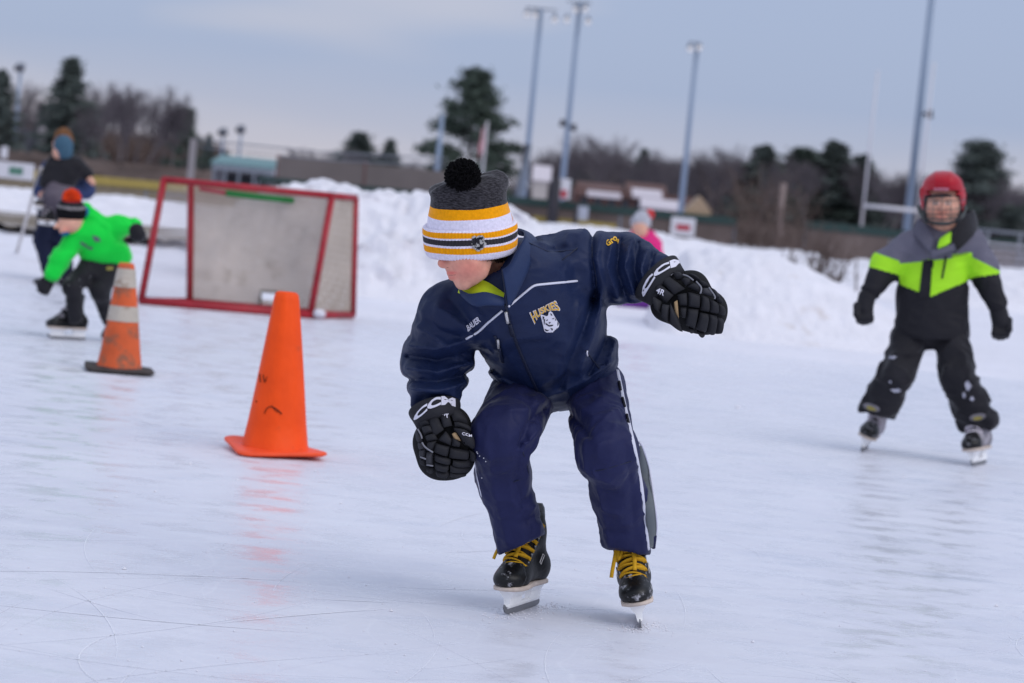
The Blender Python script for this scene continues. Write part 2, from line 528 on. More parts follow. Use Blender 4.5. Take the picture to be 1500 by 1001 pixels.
# ------------------------------------------------------------------ the setting: ice, snow field, banks
def ice_material():
    m = bpy.data.materials.new('skated_ice')
    m.use_nodes = True
    N, L = m.node_tree.nodes, m.node_tree.links
    b = N['Principled BSDF']
    tc = N.new('ShaderNodeTexCoord')
    def noise(scale, detail=5, rough=0.6, stretch=(1, 1, 1), rot=0.0, dist=0.0):
        mp = N.new('ShaderNodeMapping'); mp.inputs['Scale'].default_value = stretch; mp.inputs['Rotation'].default_value = (0, 0, rot)
        L.new(tc.outputs['Object'], mp.inputs['Vector'])
        n = N.new('ShaderNodeTexNoise'); n.inputs['Scale'].default_value = scale; n.inputs['Detail'].default_value = detail
        n.inputs['Roughness'].default_value = rough; n.inputs['Distortion'].default_value = dist
        L.new(mp.outputs['Vector'], n.inputs['Vector'])
        return n.outputs['Fac']
    def rng(s, a, b_, c, d):
        r = N.new('ShaderNodeMapRange'); r.interpolation_type = 'SMOOTHSTEP'
        for k, v in zip(('From Min', 'From Max', 'To Min', 'To Max'), (a, b_, c, d)): r.inputs[k].default_value = v
        L.new(s, r.inputs['Value']); return r.outputs['Result']
    def mixc(f, A, B):
        x = N.new('ShaderNodeMix'); x.data_type = 'RGBA'
        L.new(f, x.inputs['Factor'])
        for s, v in (('A', A), ('B', B)):
            if isinstance(v, tuple): x.inputs[s].default_value = v + (1,)
            else: L.new(v, x.inputs[s])
        return x.outputs['Result']
    def math_(op, a, b_):
        x = N.new('ShaderNodeMath'); x.operation = op; x.use_clamp = True
        for i, v in enumerate((a, b_)):
            if isinstance(v, float): x.inputs[i].default_value = v
            else: L.new(v, x.inputs[i])
        return x.outputs['Value']
    big = rng(noise(0.55, 4, 0.55, (1, 0.8, 1)), 0.35, 0.68, 0.0, 1.0)
    mid = rng(noise(4.5, 8, 0.68, (0.5, 1.0, 1), 0.25, 0.6), 0.40, 0.66, 0.0, 1.0)
    streak = rng(noise(3.2, 6, 0.62, (0.7, 1.7, 1), 0.14, 0.8), 0.50, 0.74, 0.0, 1.0)
    streak2 = rng(noise(5.0, 5, 0.6, (0.8, 2.2, 1), -0.62, 0.9), 0.56, 0.74, 0.0, 1.0)
    frost = rng(noise(30.0, 5, 0.72, (0.6, 1.2, 1), 0.1), 0.40, 0.72, 0.0, 1.0)
    wet = rng(noise(1.6, 4, 0.6, (0.8, 1.2, 1), 0.1), 0.56, 0.74, 0.0, 1.0)
    c = mixc(big, lin(212, 213, 224), lin(222, 222, 231))
    c = mixc(math_('MULTIPLY', mid, 0.40), c, lin(226, 227, 234))
    c = mixc(math_('MULTIPLY', streak, 0.36), c, lin(229, 231, 240))
    c = mixc(math_('MULTIPLY', streak2, 0.30), c, lin(229, 231, 240))
    c = mixc(math_('MULTIPLY', frost, 0.25), c, lin(232, 233, 241))
    c = mixc(math_('MULTIPLY', wet, 0.35), c, lin(188, 195, 212))
    L.new(c, b.inputs['Base Color'])
    gl = rng(noise(5.0, 4, 0.6, (0.9, 1.3, 1), 0.05), 0.42, 0.66, 0.0, 1.0)
    ro = N.new('ShaderNodeMapRange')
    for k, v in zip(('From Min', 'From Max', 'To Min', 'To Max'), (0, 1, 0.45, 0.16)): ro.inputs[k].default_value = v
    L.new(gl, ro.inputs['Value'])
    L.new(ro.outputs['Result'], b.inputs['Roughness'])
    sp = N.new('ShaderNodeMapRange')
    for k, v in zip(('From Min', 'From Max', 'To Min', 'To Max'), (0, 1, 0.08, 0.36)): sp.inputs[k].default_value = v
    L.new(gl, sp.inputs['Value'])
    L.new(sp.outputs['Result'], b.inputs['Specular IOR Level'])
    b.inputs['IOR'].default_value = 1.31
    # skate cuts: thin arcs from distorted bands, in two directions
    def cuts(scale, rot, dist, w):
        mp = N.new('ShaderNodeMapping'); mp.inputs['Rotation'].default_value = (0, 0, rot)
        L.new(tc.outputs['Object'], mp.inputs['Vector'])
        v = N.new('ShaderNodeTexVoronoi'); v.feature = 'DISTANCE_TO_EDGE'; v.inputs['Scale'].default_value = scale
        nd = N.new('ShaderNodeTexNoise'); nd.inputs['Scale'].default_value = dist
        L.new(mp.outputs['Vector'], nd.inputs['Vector'])
        ad = N.new('ShaderNodeVectorMath'); ad.operation = 'ADD'
        L.new(mp.outputs['Vector'], ad.inputs[0]); L.new(nd.outputs['Color'], ad.inputs[1])
        L.new(ad.outputs['Vector'], v.inputs['Vector'])
        return rng(v.outputs['Distance'], 0.0, w, 1.0, 0.0)
    cut = math_('ADD', cuts(1.1, 0.3, 0.7, 0.006), cuts(1.9, 1.2, 0.9, 0.008))
    c2 = mixc(math_('MULTIPLY', cut, 0.20), c, lin(238, 239, 245))
    L.new(c2, b.inputs['Base Color'])
    h = math_('ADD', math_('MULTIPLY', frost, 0.5), math_('MULTIPLY', streak, 0.5))
    bp = N.new('ShaderNodeBump'); bp.inputs['Strength'].default_value = 0.20; bp.inputs['Distance'].default_value = 0.004
    L.new(h, bp.inputs['Height'])
    L.new(bp.outputs['Normal'], b.inputs['Normal'])
    return m
M_SNOW = mat('packed_snow', lin(226, 225, 233), rough=0.85, var=0.05, vs=1.3, bump=0.6, bs=9, spec=0.08, dirt=(lin(205, 200, 204), 0.9, 0.60), detail=7)
M_BANK = mat('piled_snow', lin(230, 228, 234), rough=0.9, var=0.05, vs=3, bump=1.0, bs=10, spec=0.06, dirt=(lin(196, 184, 176), 2.2, 0.63), detail=7)

EDGE = 20.3
def build_ground():
    mb = MB()
    xs = [-400, -120, -40, -12, 12, 40, 120, 400]; ys = [-60, -15, 0, 5, 10, 15, EDGE + 1.5]
    V = [(x, y, 0.0) for y in ys for x in xs]
    n = len(xs)
    F = [(j * n + i, j * n + i + 1, (j + 1) * n + i + 1, (j + 1) * n + i) for j in range(len(ys) - 1) for i in range(n - 1)]
    mk('ice_rink', V, F, ice_material(), base=(0, 0, 0), smooth=False, kind='structure')
    u = np.linspace(-1, 1, 181)
    x = np.sinh(u * 6.4) * 5.0
    y = EDGE + np.concatenate([np.linspace(0, 12, 50), 12 * np.exp(np.linspace(0.02, 5.6, 110))])
    X, Y = np.meshgrid(x, y)
    Q = np.stack([X.ravel(), Y.ravel(), 0 * X.ravel()], 1)
    e = np.clip((Q[:, 1] - EDGE - 0.9 * (vnoise(Q * 0.5 + 7, 4) - 0.5)) / 0.9, 0, 1)
    Q[:, 2] = -0.03 + e * (0.034 + 0.03 * fbm(Q * np.array([0.9, 0.5, 1]), 3, 4)) + e * 0.02 * vnoise(Q * 6, 9)
    m = len(x)
    I = np.arange(len(Q)).reshape(len(y), m)
    F = np.stack([I[:-1, :-1].ravel(), I[:-1, 1:].ravel(), I[1:, 1:].ravel(), I[1:, :-1].ravel()], 1)
    mk('snow_field', Q, F, M_SNOW, base=(0, EDGE, 0), kind='structure')
build_ground()

def bank(prof, d, width, seed, rough=0.10, name='snow_bank', ext=0.6, m=None):
    """a ridge whose crest follows prof = [(px, py)] at distance d, 'width' metres deep"""
    pr = sorted(prof)
    pxs = np.array([p[0] for p in pr], float); pys = np.array([p[1] for p in pr], float)
    n = 150; k = 70
    px = np.linspace(pxs[0], pxs[-1], n)
    crest = np.interp(px, pxs, pys)
    base = np.array([P(a, hor(a), d) for a in px])
    z = np.array([P(a, c, d)[2] for a, c in zip(px, crest)])
    V = []
    for i in range(n):
        for j in range(k):
            t = -1 + 2 * j / (k - 1)                 # -1 near foot .. +1 far foot
            s = (math.cos(t * math.pi) + 1) / 2
            s = s ** (0.55 if t < 0 else 0.9)
            V.append((base[i][0], base[i][1] + t * width, max(0.0, z[i]) * s))
    V = np.array(V)
    hgt = np.clip(V[:, 2] / 0.35, 0, 1)
    V[:, 2] += hgt * (rough * (fbm(V * 2.4, seed, 4) - 0.5) * 2 + 0.5 * rough * (np.abs(vnoise(V * 7, seed + 5) - 0.5) * 2 - 0.4) + 0.25 * rough * (vnoise(V * 16, seed + 8) - 0.5))
    V[:, 1] += hgt * rough * 1.5 * (fbm(V * 3.1 + 9, seed + 2, 3) - 0.5) * 2
    V[:, 2] -= 0.04 * (1 - hgt)
    I = np.arange(n * k).reshape(n, k)
    F = np.stack([I[:-1, :-1].ravel(), I[1:, :-1].ravel(), I[1:, 1:].ravel(), I[:-1, 1:].ravel()], 1)
    return mk(name, V, F, m or M_BANK, kind='structure')
bank([(360, 300), (415, 277), (450, 268), (480, 274), (520, 270), (560, 279), (600, 284), (650, 290), (700, 300), (760, 314), (790, 325), (825, 340), (846, 372), (866, 425), (884, 462)], 25.5, 2.2, 11, 0.17)
bank([(962, 468), (972, 440), (988, 392), (1012, 366), (1060, 358), (1100, 361), (1150, 374), (1200, 396), (1250, 420), (1290, 445), (1330, 470)], 24.0, 1.9, 23, 0.07)
bank([(1190, 400), (1240, 385), (1300, 380), (1380, 388), (1460, 392), (1560, 400), (1800, 428), (2100, 450)], 44.0, 3.0, 31, 0.10)
bank([(-700, 212), (-400, 238), (-200, 262), (-60, 279), (0, 274), (60, 280), (130, 283), (200, 288), (260, 296), (330, 302), (420, 312)], 40.0, 2.6, 41, 0.08)
bank([(560, 312), (700, 318), (840, 330), (960, 342), (1080, 362), (1200, 372)], 52.0, 3.2, 47, 0.09)

# rough brown ground rises beyond the fences
M_BROWN = mat('brown_rough_ground', lin(96, 84, 80), rough=1.0, var=0.35, vs=0.35, bump=0.8, bs=2, spec=0.05, dirt=(lin(140, 130, 126), 0.25, 0.62), detail=8)
bank([(-1500, hor(-1500) + 3), (-700, hor(-700) + 5), (-80, hor(-80) + 4), (100, hor(100) + 2), (300, hor(300) + 4), (480, hor(480) + 6)], 105, 8, 51, 0.3, 'rough_ground', m=M_BROWN)
bank([(640, hor(640) + 4), (900, hor(900) + 2), (1200, hor(1200) + 1), (1580, hor(1580) + 2), (2200, hor(2200) + 4), (3000, hor(3000) + 3)], 120, 9, 53, 0.3, 'rough_ground', m=M_BROWN)

# a bare strip of track shows through in front of the left bank
def track():
    M = mat('bare_track', lin(128, 118, 106), rough=0.95, var=0.3, vs=1.2, bump=0.6, bs=8, spec=0.1, dirt=(lin(214, 210, 214), 0.8, 0.52))
    rnd = random.Random(4); a, b = [], []
    for i in range(40):
        px = -60 + i * 345 / 39
        a.append(G(px, hor(px) + 110 + rnd.uniform(-4, 4), 0.13)); b.append(G(px, hor(px) + 84 + rnd.uniform(-3, 3), 0.15))
    V = a + b
    F = [(i, i + 1, 41 + i, 40 + i) for i in range(39)]
    mk('dirt_track', V, F, M, kind='structure')
track()

# ------------------------------------------------------------------ trees
M_BARK = mat('grey_bark', lin(96, 89, 90), rough=0.95, var=0.25, vs=3, spec=0.1)
M_TWIG = mat('bare_twigs', lin(92, 86, 90), rough=0.95, var=0.2, vs=2, spec=0.1)
M_TWIGB = mat('brown_twigs', lin(100, 86, 80), rough=0.95, var=0.2, vs=2, spec=0.1)
M_NEED = mat('dark_needles', lin(84, 92, 88), rough=0.9, var=0.4, vs=0.9, spec=0.15)
M_NEED2 = mat('pine_needles', lin(78, 89, 80), rough=0.9, var=0.4, vs=0.9, spec=0.15)
def stick(V, F, a, b, ra, rb, n=3):
    t = nrm(b - a); s = nrm(np.cross(t, [0.3, 0.5, 0.81])); u = np.cross(t, s); k = len(V)
    for p, r in ((a, ra), (b, rb)):
        for i in range(n):
            w = 2 * math.pi * i / n
            V.append(p + (s * math.cos(w) + u * math.sin(w)) * r)
    for i in range(n):
        F.append((k + i, k + (i + 1) % n, k + n + (i + 1) % n, k + n + i))
def bare_meshes(seed, H=10.0, spread=0.45, twigs=0.5):
    rnd = random.Random(seed); T = ([], []); K = ([], [])
    def grow(p, d, L, r, lev):
        q = p
        nseg = 3 if lev < 2 else 2
        for s in range(nseg):
            d = nrm(d + np.array([rnd.gauss(0, .13), rnd.gauss(0, .13), 0.05 + rnd.gauss(0, .08)]))
            e = q + d * L / nseg
            dst = T if lev < 2 else K
            stick(dst[0], dst[1], q, e, r * (1 - 0.22 * s), r * (1 - 0.22 * (s + 1)), 5 if lev < 2 else 3)
            q = e
            if lev < 5 and (s > 0 or lev > 0):
                for _ in range(2 if lev in (1, 2, 3) else 1):
                    w = rnd.uniform(0, 6.28); side = np.array([math.cos(w), math.sin(w), rnd.uniform(0.1, 0.8)])
                    grow(q, nrm(d * 0.75 + side * (spread + 0.25 * rnd.random())), L * rnd.uniform(0.5, 0.72), r * 0.45, lev + 1)
        if lev < 4:
            for _ in range(2):
                w = rnd.uniform(0, 6.28); side = np.array([math.cos(w), math.sin(w), 0.5])
                grow(q, nrm(d + side * spread * 0.8), L * 0.65, r * 0.5, lev + 1)
    grow(np.zeros(3), np.array([0, 0, 1.0]), H * 0.34, H * 0.018, 0)
    return T, K
def conifer_meshes(seed, H=10.0, w=2.6, pine=False, dens=1.0):
    rnd = random.Random(seed); T = ([], []); K = ([], [])
    stick(T[0], T[1], np.zeros(3), np.array([0.1, 0, H * 0.5]), H * 0.022, H * 0.014, 7)
    stick(T[0], T[1], np.array([0.1, 0, H * 0.5]), np.array([0, 0, H * 0.98]), H * 0.014, H * 0.003, 7)
    def card(p, size):
        a = nrm([rnd.gauss(0, 1), rnd.gauss(0, 1), rnd.gauss(0, .5)]); b = nrm(np.cross(a, [rnd.gauss(0, 1), rnd.gauss(0, 1), rnd.gauss(0, 1)]))
        k = len(K[0]); s = size * rnd.uniform(0.6, 1.3)
        K[0].extend([p - a * s, p + b * s * 0.28, p + a * s, p - b * s * 0.28]); K[1].append((k, k + 1, k + 2, k + 3))
    nb = int((26 if pine else 90) * dens)
    for i in range(nb):
        f = (i + rnd.random()) / nb
        if pine:
            z = H * (0.14 + 0.84 * f); reach = w * (0.55 + 0.75 * math.sin(math.pi * min(1, f * 0.8 + 0.28)) * rnd.uniform(0.55, 1.15)) * (1.0 - 0.62 * f ** 1.4)
        else:
            z = H * (0.10 + 0.88 * f); reach = w * (1.03 - f) ** .75 * rnd.uniform(0.55, 1.1)
        th = i * 2.4 + rnd.uniform(-.5, .5)
        d = np.array([math.cos(th), math.sin(th), rnd.uniform(-0.15, 0.35) if pine else rnd.uniform(-0.35, 0.05)])
        a = np.array([0.05, 0, z]); e = a + d * reach
        stick(T[0], T[1], a, e, H * 0.004, H * 0.0015, 4)
        if pine:
            for c in range(5):
                cpt = a + d * reach * rnd.uniform(0.35, 1.05) + np.array([rnd.gauss(0, .3), rnd.gauss(0, .3), rnd.gauss(0.1, .12)])
                sz = rnd.uniform(.4, .85)
                for _ in range(70):
                    card(cpt + np.array([rnd.gauss(0, sz * .6), rnd.gauss(0, sz * .6), rnd.gauss(0, sz * .28)]), 0.26)
        else:
            for c in range(84):
                t = rnd.uniform(0.12, 1.05)
                card(a + d * reach * t + np.array([rnd.gauss(0, .17), rnd.gauss(0, .17), rnd.gauss(-0.08, .12)]) * (0.5 + t), 0.34)
    return T, K
TREES = {}
def tree(kind, px, top, d, label, group, width=1.0, rz=0.0, base_drop=0.0, cat='tree', name='bare_tree', mats=None):
    b = P(px, hor(px), d); b[2] = base_drop
    t = P(px, top, d)
    Ht = t[2] - b[2]
    key = (kind, mats)
    root = empty(name, b, label, cat, group)
    if key not in TREES:
        T, K, H = KINDS[kind]
        mt, mc = mats or (('grey_bark', 'bare_twigs') if kind.startswith('bare') else ('grey_bark', 'dark_needles'))
        tr = mk('trunk', np.array(T[0]), T[1], MATS[mt], None, base=(0, 0, 0)); cr = mk('crown', np.array(K[0]), K[1], MATS[mc], None, base=(0, 0, 0), smooth=False)
        TREES[key] = (tr, cr, H)
        cs = (tr, cr)
    else:
        cs = []
        for o in TREES[key][:2]:
            c = o.copy(); COL.objects.link(c); cs.append(c)
    H = TREES[key][2]
    for c in cs:
        c.parent = root
        c.location = (0, 0, 0)
        c.scale = (Ht / H * width, Ht / H * width, Ht / H)
        c.rotation_euler = (0, 0, rz)
    return root
def kinds():
    K = {}
    for i in range(4):
        K['bare%d' % i] = bare_meshes(30 + i, 10.0, 0.40 + 0.08 * i) + (None,)
    K['fir0'] = conifer_meshes(3, 10, 3.4) + (10.0,)
    K['fir1'] = conifer_meshes(8, 10, 4.4, dens=1.0) + (10.0,)
    K['pine0'] = conifer_meshes(5, 10, 3.6, True, 1.9) + (10.0,)
    K['pine1'] = conifer_meshes(12, 10, 3.4, True, 1.2) + (10.0,)
    for i in range(4):
        T, C, _ = K['bare%d' % i]
        K['bare%d' % i] = (T, C, max(float(v[2]) for v in C[0]))
    return K
KINDS = kinds()
NB = ('dark_needles', 'pine_needles')
# the tall named trees
tree('fir0', 92, 82, 190, 'tall dark spruce rising above the bare trees behind the carried child', 'tall evergreens', 1.15, 0.3, name='spruce_tree')
tree('fir1', -6, 100, 170, 'dark evergreen cut by the left edge of the picture', 'tall evergreens', 0.9, 1.2, name='spruce_tree')
tree('pine0', 682, 104, 200, 'big white pine with layered boughs behind the bobble hat', 'tall evergreens', .84, 0.7, name='pine_tree', mats=('grey_bark', 'pine_needles'))
tree('pine1', 268, 160, 230, 'ragged pine with a leaning top right of the bare trees', 'tall evergreens', 0.8, 2.2, name='pine_tree', mats=('grey_bark', 'pine_needles'))
tree('fir1', 302, 195, 260, 'small dark evergreen beside the pale backstop post', 'small evergreens', 0.7, 2.0, name='spruce_tree')
tree('fir1', 325, 219, 300, 'low rounded evergreen over the teal dugout roof', 'small evergreens', 1.5, 0.4, name='spruce_tree')
tree('fir0', 520, 192, 300, 'pointed evergreen on the low rise behind the windscreen fence', 'small evergreens', 2.0, 0.9, name='spruce_tree')
tree('fir1', 566, 202, 300, 'narrow small evergreen between the pointed one and the pine', 'small evergreens', 1.0, 1.9, name='spruce_tree')
tree('fir1', 1110, 210, 300, 'broad dark evergreen in the treeline right of the third light pole', 'treeline evergreens', 1.35, 0.6, name='spruce_tree')
tree('pine1', 1166, 219, 310, 'thin pine in the treeline between two darker evergreens', 'treeline evergreens', 1.4, 1.1, name='pine_tree', mats=('grey_bark', 'pine_needles'))
tree('fir0', 1213, 205, 310, 'tallest evergreen of the treeline left of the goalpost', 'treeline evergreens', 1.7, 2.3, name='spruce_tree')
tree('fir1', 1254, 224, 310, 'small evergreen just left of the white goalpost upright', 'treeline evergreens', 1.2, 0.2, name='spruce_tree')
tree('pine0', 1424, 209, 290, 'dark bushy pine standing to the right of the red helmet', 'treeline evergreens', 1.1, 3.0, name='pine_tree')
tree('fir1', 848, 238, 320, 'dark evergreen in the treeline beside the second light pole', 'treeline evergreens', 1.1, 1.0, name='spruce_tree')
tree('fir0', 935, 216, 340, 'pointed evergreen above the snowy school roofs', 'treeline evergreens', 0.9, 1.0, name='spruce_tree')
rt = random.Random(77)
def ZONE(px):
    for x, t in ((1010, 'between the second and third light poles'), (1100, 'just right of the third light pole'), (1190, 'behind the brown shrubs and thin trunk'), (1275, 'left of the white goalpost'), (1370, 'between the goalpost uprights'), (9999, 'right of the red helmet')):
        if px < x: return 'bare grey tree of the far treeline ' + t
for i, (px, top) in enumerate([(30, 112), (60, 140), (128, 112), (155, 124), (176, 116), (198, 126), (214, 118), (236, 138), (252, 142), (40, 150), (110, 150), (140, 146), (185, 150), (225, 160)]):
    tree('bare%d' % (i % 4), px, top, 200 + rt.uniform(-30, 60), ('bare grey tree in the leafless clump ' + ('left of the tall spruce' if px < 92 else 'between the tall spruce and the ragged pine')), 'bare trees at the left', rt.uniform(0.9, 1.25), rt.uniform(0, 6))
for i in range(34):
    px = 812 + i * 21.5 + rt.uniform(-7, 7)
    top = hor(px) - rt.uniform(80, 114) - (18 if 1030 < px < 1080 else 0) + (34 if px < 850 else 0)
    tree('bare%d' % (i % 4), px, top, 300 + rt.uniform(-20, 50), ZONE(px), 'bare trees of the far treeline', rt.uniform(1.0, 1.4), rt.uniform(0, 6))
for i, px in enumerate([440, 470, 500, 545, 590, 615, 725, 745]):
    tree('bare%d' % (i % 4), px, hor(px) - rt.uniform(38, 62), 300 + rt.uniform(-20, 50), 'low bare tree showing over the windscreen fence near the pine', 'bare trees behind the windscreen', rt.uniform(1.2, 1.7), rt.uniform(0, 6))

def woods(name, px0, px1, d, hpx, seed, m, label, dens):
    """a far-off belt of brush that reads as one mass"""
    rnd = random.Random(seed); V, F = [], []
    n = int((px1 - px0) * dens)
    for i in range(n):
        px = rnd.uniform(px0, px1); dd = d + rnd.uniform(-25, 25)
        b = P(px, hor(px), dd); b[2] = 0
        H = dd / FPX * hpx * rnd.uniform(0.45, 1.0) + 1.1
        lean = np.array([rnd.gauss(0, .12), rnd.gauss(0, .1), 1.0]) * H
        stick(V, F, b, b + lean * 0.6, 0.12, 0.07); q = b + lean * 0.35
        for _ in range(9):
            e = q + np.array([rnd.gauss(0, .28), rnd.gauss(0, .2), rnd.uniform(0.15, .65)]) * H
            stick(V, F, q, e, 0.07, 0.035); q2 = q + (e - q) * 0.5
            stick(V, F, q2, q2 + np.array([rnd.gauss(0, .14), rnd.gauss(0, .14), rnd.uniform(0.05, .3)]) * H, 0.035, 0.015)
    o = mk(name, np.array(V), F, m, smooth=False, kind='stuff')
    tag(o, label, 'woods')
woods('distant_woods', 790, 1560, 380, 88, 1, M_TWIG, 'grey brown mass of far leafless woods along the right horizon', 4.2)
woods('distant_brush', -60, 310, 300, 52, 2, M_TWIGB, 'brown leafless brush massed under the bare trees at the left', 3.0)
woods('distant_woods', 1560, 3100, 380, 84, 4, M_TWIG, 'far leafless woods beyond the right edge of the picture', 1.5)
woods('distant_brush', -1600, -60, 300, 80, 5, M_TWIGB, 'brown leafless woods beyond the left edge of the picture', 1.5)
woods('distant_brush', 330, 800, 400, 26, 3, M_TWIG, 'thin far brush line behind the windscreen and dugout', 1.6)

# bare brown shrubs by the outfield fence
def shrub(px, d, H, seed, label):
    rnd = random.Random(seed); b = P(px, hor(px), d); b[2] = 0.05
    root = empty('bare_shrub', b, label, 'shrub', 'bare shrubs by the fence')
    V, F = [], []
    for s in range(26):
        a = b + np.array([rnd.gauss(0, .25 * H), rnd.gauss(0, .1), 0]); q = a
        dr = np.array([rnd.gauss(0, .22), rnd.gauss(0, .2), 1.0]); r = 0.022
        for k in range(4):
            e = q + dr * H * 0.25 * rnd.uniform(.7, 1.1); stick(V, F, q, e, r, r * .75); r *= .75
            for _ in range(2): stick(V, F, e, e + np.array([rnd.gauss(0, .2), rnd.gauss(0, .2), rnd.uniform(.1, .35)]) * H * .7, r * .7, r * .3)
            q = e; dr = dr + np.array([rnd.gauss(0, .1), rnd.gauss(0, .1), 0])
    mk('stems', np.array(V), F, M_TWIGB, root, smooth=False)
shrub(1085, 72, 2.6, 1, 'wide brown leafless shrub behind the right end of the sign')
shrub(1108, 70, 2.2, 2, 'brown leafless shrub left of the pale thin trunk')
shrub(1165, 74, 2.0, 3, 'brown leafless shrub right of the pale thin trunk')
shrub(1208, 40, 1.0, 5, 'small dark twiggy shrub poking from the snow right of the bank')

# ------------------------------------------------------------------ fences, buildings, poles
M_GREEN = mat('green_cap', lin(46, 66, 64), rough=0.7, var=0.1)
M_POST = mat('galvanised', lin(120, 124, 134), rough=0.55, var=0.12, spec=0.4, metal=0.2)
M_DARKP = mat('dark_post', lin(56, 54, 60), rough=0.7)
M_YEL = mat('yellow_cap', lin(150, 132, 70), rough=0.7, var=0.15)
M_TAUPE = mat('taupe_fabric', lin(112, 104, 102), rough=0.9, var=0.1, vs=0.8)
M_WHITE = mat('white_paint', lin(206, 204, 209), rough=0.5, var=0.05)
M_BRICK = mat('red_brick', lin(104, 80, 76), rough=0.9, var=0.2, vs=2)
M_ROOFS = mat('roof_snow', lin(206, 198, 204), rough=0.9, var=0.06)
def mesh_mat():
    m = mat('chain_link', lin(70, 66, 66), rough=0.7)
    N, L = m.node_tree.nodes, m.node_tree.links
    tr = N.new('ShaderNodeBsdfTransparent'); mx = N.new('ShaderNodeMixShader'); mx.inputs['Fac'].default_value = 0.42
    out = [n for n in N if n.type == 'OUTPUT_MATERIAL'][0]
    L.new(tr.outputs[0], mx.inputs[1]); L.new(N['Principled BSDF'].outputs[0], mx.inputs[2]); L.new(mx.outputs[0], out.inputs['Surface'])
    return m
M_LINK = mesh_mat()
M_SCREEN = mat('brown_screen', lin(104, 92, 88), rough=0.95, var=0.3, vs=0.9, stretch=(1, 1, 0.4))
def fence(A, B, z0, z1, capz, capm, label, step=3.0, infill=None, postm=None, zpost=None, name='chain_link_fence', slope=0.0):
    A = np.array([A[0], A[1], 0.0]); B = np.array([B[0], B[1], 0.0])
    L = np.linalg.norm(B - A); t = (B - A) / L; nn = np.array([-t[1], t[0], 0])
    root = empty(name, A, label, 'fence')
    def slab(name, s0, s1, za, zb, th, m, off=0.0):
        mb = MB(); V = []
        for z in (za, zb):
            for s, o in ((s0, -th), (s1, -th), (s1, th), (s0, th)):
                p = A + t * s + nn * (o + off); V.append((p[0], p[1], z + slope * s))
        mb.add(V, [(0, 3, 2, 1), (4, 5, 6, 7), (0, 1, 5, 4), (1, 2, 6, 5), (2, 3, 7, 6), (3, 0, 4, 7)])
        return mb.build(name, m, root, smooth=False)
    n = max(1, int(round(L / step)))
    for i in range(n + 1):
        p = A + t * (L * i / n)
        MB().tube([(p[0], p[1], 0), (p[0], p[1], (zpost or z1) + slope * L * i / n)], 0.04, 8).build('post', postm or M_POST, root)
    for i in range(n):
        slab('panel', L * i / n + 0.05, L * (i + 1) / n - 0.05, z0, z1 - 0.02, 0.012 if infill else 0.006, infill or M_LINK)
    if capm:
        slab('top_cap', 0, L, capz[0], capz[1], 0.07, capm)
    return root
def at(px, d): return P(px, hor(px), d)
fence(at(-700, 40), at(470, 58), 0.05, 0.62, (0.56, 0.74), M_YEL, 'low fence with a yellow cap running behind the left snow bank', infill=mat('weathered_board', lin(122, 112, 96), rough=0.9, var=0.15))
fence(at(405, 80), at(660, 80), 1.06, 1.80, None, None, 'tall fence hung with a taupe windscreen above the snow behind the goal', infill=M_TAUPE, postm=mat('rust_post', lin(104, 78, 78)), zpost=1.84, name='windscreen_fence', slope=0.006)
fence(at(380, 78), at(770, 78), 0.1, 0.95, (0.90, 1.06), M_GREEN, 'green capped chain link fence below the taupe windscreen')
fence(at(742, 70), at(1078, 70), 0.1, 1.02, (0.98, 1.20), M_GREEN, 'green capped chain link fence behind the pink jacketed child', infill=M_SCREEN)
fence(at(1180, 84), at(2300, 84), 0.1, 1.10, (1.08, 1.36), M_GREEN, 'green capped chain link fence behind the goalpost and red helmet', infill=M_SCREEN)
fence(at(783, 69.3), at(905, 69.3), 0.05, 0.56, (0.54, 0.70), M_YEL, 'short low rail with a yellow cap in front of the fence by the pink child', infill=M_SCREEN, name='low_rail_fence')

def boxthing(parent, name, px0, px1, z0, z1, d, depth, m):
    a, b = at(px0, d), at(px1, d)
    return MB().box((min(a[0], b[0]), a[1], z0), (max(a[0], b[0]), a[1] + depth, z1)).build(name, m, parent, smooth=False)
def zz(px, py, d): return P(px, py, d)[2]

def dugout():
    d = 96
    root = empty('dugout', at(350, d), 'low dugout with a teal metal roof beyond the goal crossbar', 'dugout')
    boxthing(root, 'wall', 312, 398, 0, 1.15, d + 0.6, 2.0, mat('dugout_grey', lin(120, 118, 124), rough=0.8))
    boxthing(root, 'opening', 330, 392, 0.5, 1.02, d + 0.55, 0.04, mat('dugout_shade', lin(40, 40, 46)))  # thin dark panel on the wall, standing in for the shadow under the roof
    boxthing(root, 'fascia', 310, 401, 1.15, 1.36, d, 2.8, mat('pale_fascia', lin(160, 164, 172)))
    a, b = at(308, d), at(402, d)
    MB().add([(a[0], a[1] - .2, 1.37), (b[0], a[1] - .2, 1.37), (b[0], a[1] + 3, 1.72), (a[0], a[1] + 3, 1.72), (a[0], a[1] - .2, 1.42), (b[0], a[1] - .2, 1.42), (b[0], a[1] + 3, 1.77), (a[0], a[1] + 3, 1.77)],
             [(0, 3, 2, 1), (4, 5, 6, 7), (0, 1, 5, 4), (1, 2, 6, 5), (2, 3, 7, 6), (3, 0, 4, 7)]).build('roof', mat('teal_roof', lin(98, 134, 136), rough=0.5), root, smooth=False)
    for i, px in enumerate((313, 330, 350, 372, 392)):
        p = at(px, d - .1)
        MB().box((p[0] - .05, p[1], 0), (p[0] + .05, p[1] + .1, 1.15)).build('post', M_POST, root, smooth=False)
dugout()

